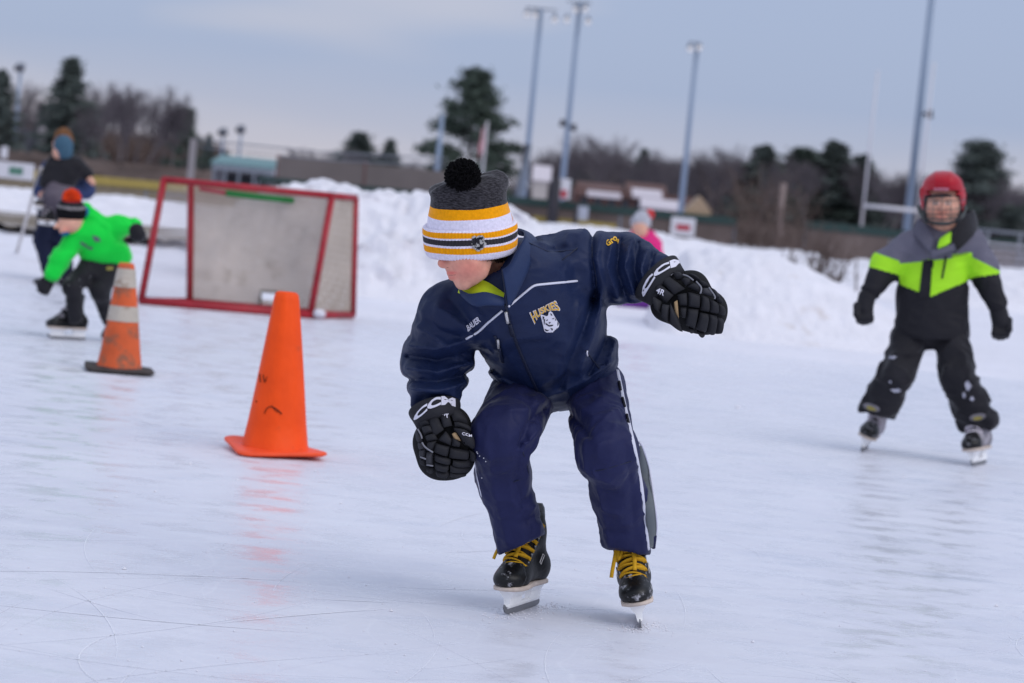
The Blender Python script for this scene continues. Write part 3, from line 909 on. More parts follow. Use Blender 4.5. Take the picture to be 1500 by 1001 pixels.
def school():
    d = 240
    root = empty('school_building', at(920, d), 'long low brick building with snow on its roofs behind the pink child', 'building')
    zt = lambda px, py: zz(px, py, d)
    boxthing(root, 'wall', 838, 1012, 0, 3.0, d, 12, M_BRICK)
    def roof(name, px0, px1, py0, py1, dd, m, dep=5):
        a, b = at(px0, dd), at(px1, dd); z0, z1 = zz((px0 + px1) / 2, py1, dd), zz((px0 + px1) / 2, py0, dd)
        MB().add([(a[0], a[1], z0), (b[0], a[1], z0), (b[0], a[1] + dep, z1), (a[0], a[1] + dep, z1), (a[0], a[1], z0 - .3), (b[0], a[1], z0 - .3), (b[0], a[1] + dep, z0 - .3), (a[0], a[1] + dep, z0 - .3)],
                 [(0, 1, 2, 3), (4, 7, 6, 5), (0, 4, 5, 1), (1, 5, 6, 2), (2, 6, 7, 3), (3, 7, 4, 0)]).build(name, m, root, smooth=False)
    roof('roof', 842, 912, 268, 284, d - 1, M_BRICK); roof('snow_cover', 858, 908, 276, 285, d - 1.4, M_ROOFS, 3)
    roof('roof', 915, 975, 268, 288, d - 1, M_BRICK); roof('snow_cover', 924, 968, 277, 287, d - 1.4, M_ROOFS, 3)
    roof('snow_cover', 938, 1000, 292, 303, d - 6, M_ROOFS, 3)
    wm = mat('dark_glass', lin(50, 52, 62), rough=0.2, spec=0.5)
    for i in range(7):
        boxthing(root, 'window', 850 + i * 20, 860 + i * 20, 1.0, 2.1, d - 0.08, 0.06, wm)
    g = empty('tan_shed', at(1022, 200), 'tan gabled shed between the light pole and the sign', 'shed')
    a, b = at(1003, 200), at(1042, 200)
    boxthing(g, 'wall', 1005, 1040, 0, 1.6, 200, 4, mat('tan_board', lin(168, 148, 118), rough=0.8))
    mb = MB(); mx = (a[0] + b[0]) / 2
    mb.add([(a[0], a[1] - .2, 1.6), (b[0], a[1] - .2, 1.6), (mx, a[1] - .2, zz(1022, 287, 200)), (a[0], a[1] + 4, 1.6), (b[0], a[1] + 4, 1.6), (mx, a[1] + 4, zz(1022, 287, 200))], [(0, 1, 2), (3, 5, 4), (0, 2, 5, 3), (1, 4, 5, 2), (0, 3, 4, 1)])
    mb.build('roof', mat('tan_roof', lin(158, 136, 112)), g, smooth=False)
    h = empty('brick_house', at(18, 210), 'dark brick building with a pale pillar at the left behind the carried child', 'building')
    boxthing(h, 'wall', 28, 70, 0, zz(45, 190, 210), 210, 8, mat('slate_wall', lin(72, 70, 78)))
    boxthing(h, 'pillar', 54, 63, 0, zz(58, 186, 210), 209, .6, mat('pale_stone', lin(150, 144, 146)))
    boxthing(h, 'lower_wall', 20, 70, 0, zz(45, 229, 210), 208.6, .3, M_BRICK)
    w = empty('small_white_building', at(775, 230), 'small white building with snowy roof between the light poles', 'building')
    boxthing(w, 'wall', 778, 800, 0, 3.1, 230, 5, mat('cream_board', lin(176, 168, 164)))
    a, b = at(776, 230), at(804, 230)
    MB().add([(a[0], a[1] - .3, 3.1), (b[0], a[1] - .3, 3.1), (b[0], a[1] + 3, 4.6), (a[0], a[1] + 3, 4.6)], [(0, 1, 2, 3)]).build('roof', M_ROOFS, w, smooth=False)
school()

M_POLE = mat('steel_pole', lin(132, 148, 170), rough=0.45, var=0.06, spec=0.5, metal=0.15)
M_LAMP = mat('lamp_face', (0.9, 0.86, 0.82), rough=0.3, emit=0.12)
M_HEAD = mat('lamp_housing', lin(120, 124, 134), rough=0.5)
def light_pole(px_top, py_top, px_foot, d, label, lamps, r=0.17, lit=True, group='tall floodlight poles', low=None):
    t = P(px_top, py_top, d)
    root = empty('floodlight_pole', (t[0], t[1], 0), label, 'light pole', group)
    MB().tube([(t[0], t[1], 0), (t[0], t[1], t[2] * .5), (t[0], t[1], t[2])], [r * 1.15, r, r * .8], 12).build('pole', M_POLE, root)
    k = d / FPX
    if lamps:
        xs = [x for x, _ in lamps]
        MB().box((t[0] + (min(xs) - 2) * k, t[1] - .1, t[2] - 1.5 * k), (t[0] + (max(xs) + 2) * k, t[1] + .1, t[2] + .5 * k)).build('crossarm', M_HEAD, root, smooth=False)
        for x, y in lamps:
            c = np.array([t[0] + x * k, t[1] - .3, t[2] - y * k])
            prof = [(0.0, .05), (.28, .2), (.42, .42), (.46, .75), (.30, .9)]
            dr = nrm([0, -0.85, -0.5]); s = np.array([1.0, 0, 0]); u = np.cross(dr, s)
            R = [[c + dr * (a - .4) * .9 + (s * math.cos(w) + u * math.sin(w)) * (rr + .001) * k * 7 for w in np.linspace(0, 2 * math.pi, 13)[:-1]] for a, rr in ((0, .2), (.3, .45), (.7, .62), (1.0, .66))]
            hd = MB().rings(R).build('lamp_head', M_HEAD, root)
            R2 = [[c + dr * (a - .4) * .9 + (s * math.cos(w) + u * math.sin(w)) * rr * k * 7 for w in np.linspace(0, 2 * math.pi, 13)[:-1]] for a, rr in ((1.005, .60), (1.03, .4))]
            MB().rings(R2).build('lens', M_LAMP if lit else M_DARKP, hd)
    if low:
        for x, y in low:
            z = P(px_top, y, d)[2]
            MB().tube([(t[0], t[1], z), (t[0] + x * k, t[1] - .2, z)], .09, 6).build('bracket', M_DARKP, root)
            MB().rings([[(t[0] + x * k + rr * math.cos(w), t[1] - .2 + rr * math.sin(w), z + h) for w in np.linspace(0, 2 * math.pi, 11)[:-1]] for h, rr in ((-.22, .2), (-.1, .2), (.08, .13), (.2, .18), (.24, .17))]).build('speaker', M_DARKP, root)
light_pole(793, 13, 762, 150, 'tall steel pole with three lit floodlights, left of the tallest pair', [(-20, 6), (-8, 6), (21, 10)], .17)
light_pole(850, 3, 825, 165, 'tall steel pole with floodlights on two levels, second from the pine', [(-17, 24), (14, 24), (-6, 8), (8, 6)], .18, low=[(-9, 183), (9, 188)])
light_pole(1022, 63, 1003, 170, 'steel pole with a single lit floodlight left of the evergreens', [(-11, 6), (2, 3)], .18)
light_pole(1368, -30, 1333, 130, 'thick steel pole with a loudspeaker between the goalpost uprights', [], .20, low=[(14, 168)])
light_pole(648, 168, 640, 150, 'shorter steel pole in front of the big pine', [], .16)
light_pole(31, 93, 22, 200, 'pale steel pole with a small lamp among the bare trees at far left', [(-3, 4), (4, 4)], .15, lit=False)
light_pole(328, 188, 325, 240, 'small distant lamp post left of its twin over the dugout', [(-3, 4), (3, 4)], .12, lit=False, group='small distant lamp posts')
light_pole(354, 184, 351, 240, 'small distant lamp post right of its twin over the dugout', [(-3, 4), (3, 4)], .13, lit=False, group='small distant lamp posts')

def misc_posts():
    p = at(280, 90)
    o = empty('backstop_post', p, 'pale square backstop post left of the teal dugout', 'post')
    MB().box((p[0] - .11, p[1] - .11, 0), (p[0] + .11, p[1] + .11, zz(280, 203, 90))).build('post', mat('pale_post', lin(140, 134, 136)), o, smooth=False)
    q = P(655, 233, 90); a = P(280, 204, 90)
    MB().tube([(a[0], a[1], a[2]), tuple((a + q) / 2 - np.array([0, 0, .12])), tuple(q)], .035, 6).build('top_cable', M_POST, o)
    MB().tube([(a[0], a[1], a[2] - .25), tuple((a + q) / 2 - np.array([0, 0, .38])), tuple(q - np.array([0, 0, .25]))], .03, 6).build('top_cable', M_POST, o)
    # flag pole with a limp flag by the pine
    t = P(714, 178, 190)
    o = empty('flag_pole', (t[0], t[1], 0), 'thin pole with a limp red and white flag beside the pine', 'flag pole')
    MB().tube([(t[0], t[1], 0), tuple(t)], .08, 8).build('pole', M_WHITE, o)
    V = []; n = 9
    z1, z0 = t[2] - .3, P(712, 225, 190)[2]
    for i in range(n):
        for j in range(5):
            f = i / (n - 1); V.append((t[0] - .12 - j * .08 - .05 * math.sin(f * 7 + j), t[1] + .16 * math.sin(j * 2.2 + f * 2), z1 + (z0 - z1) * f - j * .16))
    F = [(i * 5 + j, i * 5 + j + 1, i * 5 + j + 6, i * 5 + j + 5) for i in range(n - 1) for j in range(4)]
    mk('flag', V, F, attrless_flag(), o)
    # leaning steel mast behind the hat
    b = P(757, 300, 110); t2 = P(776, 212, 110)
    o = empty('steel_mast', (b[0], b[1], 0), 'thick grey steel mast rising just right of the bobble hat', 'mast')
    MB().tube([(b[0], b[1], 0), tuple(b), tuple(t2)], [.22, .2, .12], 10).build('mast', mat('mast_grey', lin(104, 112, 126)), o)
    MB().box((t2[0] - .28, t2[1] - .1, t2[2] - 1.2), (t2[0] - .02, t2[1] + .1, t2[2])).build('control_box', M_DARKP, o, smooth=False)
    # dark post on the fence line and a thin pale trunk
    for px, py, d, r, m, nm, lb in ((815, 262, 69, .17, M_DARKP, 'fence_post', 'thick dark post on the fence right of the hat'), (845, 300, 69, .07, M_DARKP, 'fence_post', 'thin dark post on the fence left of the pink child'), (1148, 268, 76, .12, mat('pale_trunk', lin(140, 124, 120)), 'dead_tree_trunk', 'thin pale trunk among the brown shrubs by the fence')):
        t = P(px, py, d); o = MB().tube([(t[0], t[1], 0), (t[0], t[1], t[2] * .6), (t[0], t[1], t[2])], [r, r * .9, r * .8], 8).build(nm, m, None, base=(t[0], t[1], 0))
        tag(o, lb, 'post' if 'post' in nm else 'trunk')
def attrless_flag():
    m = mat('flag_cloth', lin(196, 150, 156), rough=0.8, var=0.5, vs=1.5, stretch=(1, 1, 2.0)); return m
misc_posts()

def signboard(px0, px1, py0, py1, d, label, marks, name='sign_board', bm=None):
    a = P(px0, py0, d); b = P(px1, py1, d); cz = (a[2] + b[2]) / 2
    x0, x1 = a[0], b[0]; h = (py1 - py0) * d / FPX; z0 = P((px0 + px1) / 2, py1, d)[2]; y = a[1]
    root = empty(name, ((x0 + x1) / 2, y, z0), label, 'sign')
    MB().box((x0, y, z0), (x1, y + .03, z0 + h)).build('board', bm or M_WHITE, root, smooth=False)
    for u0, u1, v0, v1, m in marks:
        MB().box((x0 + (x1 - x0) * u0, y - .006, z0 + h * v0), (x0 + (x1 - x0) * u1, y - .001, z0 + h * v1)).build('print', m, root, smooth=False)
M_RED = mat('sign_red', lin(170, 52, 66), rough=0.6)
M_SGREEN = mat('sign_green', lin(84, 124, 108), rough=0.6)
signboard(984, 1017, 319, 346, 69.5, 'white sign with a red band hung on the green capped fence', [(.22, .80, .30, .62, M_RED)])
signboard(819, 834, 262, 292, 69, 'small white sign with red lower half on the dark fence post', [(.25, .75, .05, .45, M_RED)])
signboard(842, 860, 302, 328, 69.3, 'pale blank sheet fixed to the fence left of the pink child', [], bm=mat('pale_sheet', lin(176, 180, 194)))
signboard(-12, 48, 238, 262, 45, 'white boards with a green panel on the yellow capped fence at far left', [(.42, .75, .25, .72, M_SGREEN)])
signboard(2, 10, 215, 232, 90, 'small pale square sign at the left edge above the white boards', [])

def goalposts():
    d = 112
    a = P(1265, 302, d); b = P(1345, 309, d); zc = a[2] + .02
    ta = P(1285, 104, d); tb = P(1369, 92, d)
    root = empty('football_goalpost', (a[0], a[1], 0), 'white H shaped football goalpost behind the red helmeted skater', 'goalpost')
    r = .055
    MB().tube([(a[0], a[1], 0), (a[0], a[1], zc)], r * 1.1, 10).build('post', mat('grey_white', lin(170, 166, 172)), root)
    MB().tube([(a[0], a[1], zc), (a[0], a[1], ta[2])], r, 10).build('upright', M_WHITE, root)
    MB().tube([(b[0], a[1], 0), (b[0], a[1], zc)], r * 1.1, 10).build('post', MATS['grey_white'], root)
    MB().tube([(b[0], a[1], zc), (b[0], a[1], tb[2])], r, 10).build('upright', M_WHITE, root)
    MB().tube([(a[0], a[1], zc), (b[0], a[1], zc)], r * 1.8, 10).build('crossbar', M_WHITE, root)
goalposts()

def bleachers():
    d = 62
    root = empty('bleachers', at(1470, d), 'grey metal bleachers dusted with snow at the right edge', 'bleachers')
    M = mat('bleacher_grey', lin(136, 132, 138), rough=0.6); S = mat('bleacher_snow', lin(214, 210, 218), rough=0.9)
    a = at(1432, d); b = at(1580, d)
    for i in range(6):
        z = .28 + i * .17; y = a[1] + i * .55
        MB().box((a[0], y, z), (b[0], y + .26, z + .05)).build('bench', M, root, smooth=False)
        MB().box((a[0], y + .02, z + .052), (b[0], y + .24, z + .085)).build('snow_strip', S, root, smooth=False)
    for px in (1436, 1480, 1530):
        p = at(px, d)
        MB().tube([(p[0], p[1] + .1, 0), (p[0], p[1] + 3.2, 1.12)], .05, 6).build('support', M_POST, root)
        MB().tube([(p[0], p[1] + 3.2, 0), (p[0], p[1] + 3.2, 1.5)], .05, 6).build('support', M_POST, root)
    MB().tube([(a[0], a[1] + 3.25, 1.52), (b[0], a[1] + 3.25, 1.52)], .05, 6).build('hand_rail', M_POST, root)
bleachers()

# ------------------------------------------------------------------ hockey goal
def hockey_goal():
    d0 = G(230, 446)
    AL = G(206, 446); AR = G(454, 467)
    dep = np.array([.30, .62, 0]); tdep = np.array([.165, .36, 0])
    BL = AL + dep; BR = AR + dep
    H = .975
    # the near frame leans in at the top; the far frame leans forward a little
    off = np.array([0.075, .14, 0])
    ALt = AL + off + [0, 0, H]; ARt = AR + off + [0, 0, H]
    BLt = ALt + tdep; BRt = ARt + tdep
    root = empty('hockey_goal', (AL + AR) / 2, 'red framed hockey goal with a dirty grey net behind the cones', 'hockey goal')
    M = mat('goal_red', lin(160, 34, 46), rough=0.45, var=0.15, vs=14, spec=0.4, dirt=(lin(120, 70, 70), 9, .66))
    r = .028
    up = np.array([0, 0, r])
    def bar(n, *p, rr=r): MB().tube([q + up for q in p], rr, 10).build(n, M, root)
    bar('post', AL, ALt); bar('post', AR, ARt); bar('crossbar', ALt, ARt)
    bar('base_bar', AL, AR, rr=r * 1.25); bar('back_post', BL, BLt); bar('back_post', BR, BRt)
    bar('top_back_bar', BLt, BRt, rr=r * .9); bar('base_side_bar', AL, BL); bar('base_side_bar', AR, BR)
    bar('top_side_bar', ALt, BLt); bar('top_side_bar', ARt, BRt); bar('base_back_bar', BL, BR, rr=r * .9)
    NM = mat('dirty_netting', lin(200, 187, 173), rough=0.95, var=0.14, vs=3.2, spec=0.05, dirt=(lin(158, 140, 116), 2.6, .60))
    NW = mat('pale_netting', lin(196, 192, 200), rough=0.95, var=0.08, vs=5, spec=0.05)
    def net(nm, c00, c10, c11, c01, nu, nv, w, m, hole=None, sag=.03):
        V, F = [], []
        def pt(u, v):
            p = (c00 * (1 - u) + c10 * u) * (1 - v) + (c01 * (1 - u) + c11 * u) * v
            q = np.array([u * 3, v * 3, 0.5])[None]
            return p + np.array([0, sag * (math.sin(math.pi * u) * math.sin(math.pi * v) + .5 * (float(vnoise(q, 5)[0]) - .5)), 0])
        def strand(f, n, dr):
            k = 14; s = w / 2
            for i in range(k):
                t0, t1 = i / k, (i + 1) / k
                if hole:
                    um = f if dr else (t0 + t1) / 2; vm = (t0 + t1) / 2 if dr else f
                    if hole[0] < um < hole[1] and hole[2] < vm < hole[3]: continue
                a = pt(f, t0) if dr else pt(t0, f); b = pt(f, t1) if dr else pt(t1, f)
                o = nrm((c10 - c00) if dr else (c01 - c00)) * s
                z = np.array([0, .004 if dr else 0, 0]); j = len(V)
                V.extend([a - o + z, a + o + z, b + o + z, b - o + z]); F.append((j, j + 1, j + 2, j + 3))
        for i in range(nu + 1): strand(i / nu, nu, True)
        for i in range(nv + 1): strand(i / nv, nv, False)
        return mk(nm, np.array(V), F, m, root, smooth=False, kind='stuff')
    net('back_net', BL + up, BR + up, BRt, BLt, 84, 60, .0100, NM, hole=(.43, .585, .055, .14))
    net('side_net', AL + up, BL + up, BLt, ALt, 20, 40, .0035, NW)
    net('side_net', AR + up, BR + up, BRt, ARt, 24, 44, .008, NM)
    net('top_net', ALt, ARt, BRt, BLt, 50, 12, .006, NM)
    # green tape along the inside of the crossbar
    e = nrm(ARt - ALt); a = BLt + (BRt - BLt) * .22; b = BLt + (BRt - BLt) * .63
    MB().tube([a + [0, -.045, -.035], (a + b) / 2 + [0, -.05, -.042], b + [0, -.045, -.045]], .024, 8).build('green_padding', mat('green_tape', lin(48, 134, 68), rough=.6), root)
    a = BLt + (BRt - BLt) * .06; b = BLt + (BRt - BLt) * .22
    MB().tube([a + [0, -.045, -.02], b + [0, -.045, -.035]], .016, 8).build('red_padding', mat('red_tape', lin(176, 70, 84), rough=.6), root)
    # drop flap round the hole in the net
    q = BL + (BR - BL) * .43; q2 = BL + (BR - BL) * .585
    FM = mat('net_patch', lin(132, 124, 112), rough=.9)
    MB().tube([q + [0, -.03, .06], q + [0, -.03, .165], q2 + [0, -.03, .165]], .014, 6).build('hole_binding', FM, root)
    # a lump of snow frozen to the base bar
    c = AR + (AL - AR) * -.055 + np.array([0, -.02, .05])
    V, F = polygonise(lambda Q: ell(Q, c, np.eye(3), (.05, .04, .04)) + .02 * (fbm(Q * 25, 2, 2) - .5), c - .09, c + .09, .01)
    mk('snow_clod', V, F, M_BANK, root)
hockey_goal()

# ------------------------------------------------------------------ traffic cones
def cone(gx, gy, wpx, hpx, label, m, basem, bands, yaw, topr, base_w, warp, seed, oct=True):
    c = G(gx, gy); d = proj(c[None])[2][0]; k = d / FPX
    root = empty('traffic_cone', c, label, 'traffic cone', 'traffic cones on the ice')
    H = hpx * k; rb = wpx * k / 2; rt = topr * k
    n = 48; R = []
    prof = [(0.028, 1.06), (0.035, 1.0), (.2, None), (.4, None), (.6, None), (.8, None), (.955, None), (.985, 'r'), (1.0, 's')]
    tw = random.Random(seed); bend = (tw.uniform(-.006, .006), tw.uniform(-.006, .006))
    for f, s in prof:
        rr = rb + (rt - rb) * f
        if isinstance(s, float): rr = rb * s
        if s == 'r': rr = rt * 1.0
        if s == 's': rr = rt * .82
        ring = []
        for i in range(n):
            w = 2 * math.pi * i / n
            q = rr * (1 + .05 * f * (abs(math.cos(4 * w + .4)) - .5))
            ring.append((c[0] + q * math.cos(w) + bend[0] * f * f * 3, c[1] + q * math.sin(w), H * f))
        R.append(ring)
    body = MB()
    body.rings(R, cap=False)
    body.rings([R[-1], [(c[0] + rt * .55 * math.cos(2 * math.pi * i / n), c[1] + rt * .55 * math.sin(2 * math.pi * i / n), H * .985) for i in range(n)]], cap=False)
    body.F.append(tuple(range(len(body.V) - n, len(body.V))))
    body.build('cone_body', m, root)
    # base plate with rounded corners, edges curled
    hw = base_w * k / 2; cr = hw * .28; poly = []
    for cxs, cys, a0 in ((1, 1, 0), (-1, 1, 90), (-1, -1, 180), (1, -1, 270)):
        for s in range(7):
            w = math.radians(a0 + s * 15); poly.append((cxs * (hw - cr) + cr * math.cos(w), cys * (hw - cr) + cr * math.sin(w)))
    cy, sy = math.cos(yaw), math.sin(yaw)
    def ringat(s, z, wz):
        out = []
        for x, y in poly:
            X, Y = (x * cy - y * sy) * s, (x * sy + y * cy) * s
            an = math.atan2(Y, X)
            out.append((c[0] + X, c[1] + Y, z + wz * warp * (.5 + .5 * math.sin(2 * an + seed) + .25 * math.sin(5 * an + 1.3))))
        return out
    MB().rings([ringat(.5, .004, 0), ringat(.93, .004, .8), ringat(1, .008, 1), ringat(1.0, .016, 1), ringat(.96, .021, .9), ringat(.72, .026, .1), ringat(.5, .03, 0)]).build('base_plate', basem, root)
    for f0, f1, bm_ in bands:
        R2 = []
        for f in np.linspace(f0, f1, 4):
            rr = rb + (rt - rb) * f + .0025
            R2.append([(c[0] + rr * (1 + .05 * f * (abs(math.cos(4 * 2 * math.pi * i / n + .4)) - .5)) * math.cos(2 * math.pi * i / n) + bend[0] * f * f * 3, c[1] + rr * (1 + .05 * f * (abs(math.cos(4 * 2 * math.pi * i / n + .4)) - .5)) * math.sin(2 * math.pi * i / n), H * f) for i in range(n)])
        MB().rings(R2, cap=False).build('reflective_band', bm_, root)
    return root, body
OR1 = mat('cone_orange', lin(250, 80, 10), rough=.55, var=.10, vs=9, bump=.25, bs=18, spec=.25, dirt=(lin(196, 72, 34), 13, .63))
r1, b1 = cone(402, 665, 98, 238, 'clean bright orange traffic cone nearest the skater', OR1, mat('cone_orange_base', lin(250, 86, 44), rough=.5, var=.1, vs=10), [], .32, 17, 132, .022, 3)
bv = BVHTree.FromPolygons([tuple(v) for v in b1.V], b1.F)
M_SCUFF = mat('black_scuff', lin(70, 26, 12), rough=.8, var=.5, vs=60)
dc = proj(G(402, 665)[None])[2][0]
for pts, r in (([(387, 606), (389, 598), (397, 594), (405, 599), (411, 603), (413, 607)], .006), ([(398, 594), (404, 603), (410, 604)], .0045), ([(375, 587), (378, 585), (376, 590)], .005), ([(381, 548), (382, 560)], .006), ([(386, 549), (388, 563), (391, 552)], .005)):
    piping('scuff_mark', pts, r, bv, M_SCUFF, r1, off=-.001, depth=dc, step=3, flat=.3)
OR2 = mat('cone_dirty_orange', lin(214, 96, 52), rough=.7, var=.16, vs=7, bump=.2, bs=25, dirt=(lin(132, 92, 72), 11, .50))
BAND = mat('grey_band', lin(190, 180, 166), rough=.6, var=.14, vs=14, dirt=(lin(138, 112, 92), 14, .52))
cone(174, 545, 66, 160, 'dirty faded orange traffic cone with two grey bands and black base', OR2, mat('cone_black_base', lin(66, 60, 58), rough=.8, var=.3, vs=12), [(.47, .61, BAND), (.78, .95, BAND)], .2, 11.5, 100, .012, 8)

# ------------------------------------------------------------------ skates (shared builder)
M_STEEL = mat('blade_steel', lin(118, 119, 124), rough=.4, var=.1, metal=.5, spec=.5)
M_HOLD = mat('holder_white', lin(250, 250, 250), rough=.35, var=.06, vs=30, spec=.5, dirt=(lin(110, 108, 106), 45, .64))
M_SOLE = mat('sole_cream', lin(206, 190, 178), rough=.7, var=.15, vs=40)
M_BOOT = mat('boot_black', lin(20, 20, 22), rough=.5, var=.3, vs=30, bump=.3, bs=120, spec=.25, dirt=(lin(120, 112, 108), 60, .70))
M_TOE = mat('toe_cap_black', lin(16, 16, 18), rough=.4, var=.3, vs=25, spec=.35, dirt=(lin(200, 198, 204), 42, .57))
M_TRIM = mat('boot_trim', lin(104, 106, 110), rough=.6, var=.1)
M_EYE = mat('eyelet', lin(150, 150, 150), rough=.3, metal=.7)
def skate(person, origin, fwd, lean, scale, lace, voxel=.005, detail=True, toe=None, bootm=None, holder=None, pitch=0.0):
    """lean: sideways tilt of the boot about the blade (radians, + = top towards the wearer's left)"""
    f = nrm([fwd[0], fwd[1], 0]); up = np.array([0, 0, 1.0]); s = np.cross(up, f)
    u2 = math.cos(lean) * up + math.sin(lean) * s; s2 = math.cos(lean) * s - math.sin(lean) * up
    f2 = math.cos(pitch) * f + math.sin(pitch) * u2; u2 = math.cos(pitch) * u2 - math.sin(pitch) * f
    B = np.stack([f2, s2, u2])
    T0 = lambda V: np.asarray(origin) + (np.asarray(V, float) * scale) @ B
    T = lambda V: T0(np.asarray(V, float) + [0, 0, .010])          # the boot stands on a 7 cm holder
    E = np.eye(3)
    def boot(Q):
        d = smin(ell(Q, np.array([.094, 0, .090]), E, (.060, .045, .031)), cap(Q, (.06, 0, .096), (-.08, 0, .108), .036, .041), .03)
        d = smin(d, cap(Q, (.078, 0, .093), (-.03, 0, .212), .030, .043), .03)
        d = smin(d, cap(Q, (-.065, 0, .12), (-.034, 0, .255), .042, .041), .03)
        d = smin(d, ell(Q, np.array([-.085, 0, .105]), E, (.046, .04, .05)), .02)
        d = smax(d, .069 - Q[:, 2], .006)
        return smax(d, Q[:, 2] + .35 * Q[:, 0] - .248, .006)
    root_pts = lambda lo, hi: (np.array(lo), np.array(hi))
    sk = empty('skate', T([[0, 0, 0]])[0])
    sk.parent = person
    sk.location = tuple(BASE[sk.name] - BASE[person.name])
    V, F = polygonise(boot, (-.15, -.065, .06), (.17, .065, .32), voxel)
    bo = mk('boot', T(V), F, bootm or M_BOOT, sk, keep=True)
    V, F = polygonise(lambda Q: smax(boot(Q) - .003, .094 - Q[:, 0] - .5 * (Q[:, 2] - .1), .004), (.03, -.065, .06), (.17, .065, .17), voxel)
    mk('toe_cap', T(V), F, toe or M_TOE, sk)
    out = [(.150, 0), (.142, .028), (.115, .044), (.07, .046), (.0, .034), (-.05, .034), (-.10, .038), (-.128, .02), (-.132, 0)]
    out = out + [(x, -y) for x, y in out[-2:0:-1]]
    MB().rings([T([(x * a, y * a, z) for x, y in out]) for a, z in ((.9, .058), (1.0, .061), (1.0, .069), (.96, .072))]).build('sole', M_SOLE, sk)
    hb = MB()
    hb.rings([T([(x0, -w, z), (x1, -w, z), (x1, w, z), (x0, w, z)]) for x0, x1, w, z in ((-.118, .120, .0035, .008), (-.122, .126, .007, .014), (-.118, .122, .0075, .021))])
    hb.rings([T([(x0, -w, z), (x1, -w, z), (x1, w, z), (x0, w, z)]) for x0, x1, w, z in ((.035, .121, .0075, .016), (.028, .120, .010, .036), (.015, .124, .026, .060))])
    hb.rings([T([(x0, -w, z), (x1, -w, z), (x1, w, z), (x0, w, z)]) for x0, x1, w, z in ((-.117, -.04, .0075, .016), (-.116, -.036, .010, .038), (-.118, -.025, .024, .060))])
    hb.build('blade_holder', holder or M_HOLD, sk, smooth=False)
    pr = [(-.130, .013), (-.126, .005), (-.105, .001), (-.05, 0), (.07, 0), (.11, .002), (.134, .010), (.143, .024), (.138, .032), (.12, .020), (-.125, .020)]
    MB().prism(pr, -.0021, .0021, lambda v: tuple(T0([(v[0], v[2], v[1])])[0])).build('blade', M_STEEL, sk, smooth=False)
    MB().rings([T([(x, -w, z), (x - .012, -w, z), (x - .012, w, z), (x, w, z)]) for x, w, z in ((-.068, .030, .22), (-.072, .028, .255), (-.076, .024, .276), (-.078, .016, .288))]).build('tendon_guard', M_TRIM, sk)
    # laces over the instep
    a = np.array([.078, 0, .093]); b = np.array([-.03, 0, .212]); ax = nrm(b - a); n = np.array([-ax[2], 0, ax[0]]); n = n if n[0] > 0 else -n
    Y = np.array([0, 1.0, 0])
    def on(s, ph, lift=.003):
        r = .030 + .013 * s
        return a + (b - a) * s + (n * math.cos(ph) + Y * math.sin(ph)) * (r + lift)
    nr = 13 if detail else 7
    rnd = random.Random(int(abs(origin[0]) * 1000))
    for i in range(nr):
        s = .04 + 1.06 * i / (nr - 1); ds = .10 * (1 if i % 2 else -1) + rnd.uniform(-.02, .02)
        ph = 1.34
        pts = [on(s - ds * .5 + ds * t, -ph + 2 * ph * t, .001 + .005 * math.sin(math.pi * t)) for t in np.linspace(0, 1, 11)]
        MB().tube(T(pts), .0078 * scale, 6, flat=.38).build('lace', lace, sk)
    if detail:
        for i in range(nr):
            s = .02 + 1.06 * i / (nr - 1)
            for sg in (-1, 1):
                c = on(s, sg * 1.3, .001); e = on(s, sg * 1.3, .004)
                MB().tube(T([c, e]), .0035 * scale, 8).build('eyelet', M_EYE, sk)
        k = on(1.18, 0, .010)
        def strand(pts): MB().tube(T([np.array(p) for p in smoothline(pts, 5)]), .0064 * scale, 6, flat=.6).build('lace', lace, sk)
        o = lambda s, y, l: tuple(on(s, 0, l) + Y * y)
        strand([k, o(1.05, .018, .016), o(.75, .034, .014), o(.55, .030, .014), o(.75, .020, .016), o(1.08, .008, .012), k])
        strand([k, o(1.02, -.016, .018), o(.72, -.030, .016), o(.5, -.034, .012), o(.7, -.018, .014), o(1.05, -.008, .012), k])
        strand([k, o(.95, .004, .016), o(.55, .010, .012), o(.25, .006, .008)])
        strand([k, o(.98, -.024, .018), o(.6, -.042, .012), o(.33, -.056, .004), o(.22, -.062, -.004)])
        MB().tube(T([on(1.16, -.2, .006), k, on(1.2, .2, .006)]), .007 * scale, 8).build('lace', lace, sk)
        for sg in (-1, 1):
            pts = [on(-.12 + 1.25 * t, sg * 1.42, .0015) for t in np.linspace(0, 1, 8)]
            MB().tube(T(pts), .002 * scale, 5).build('stitching', M_TRIM, sk)
            q = [(-.030, .0455 * sg, .150), (-.012, .044 * sg, .128), (-.020, .0445 * sg, .122), (-.040, .046 * sg, .145), (-.030, .0455 * sg, .150)]
            MB().tube(T(q), .0016 * scale, 5).build('side_badge', mat('badge_line', lin(206, 200, 196), rough=.5), sk)
    return sk

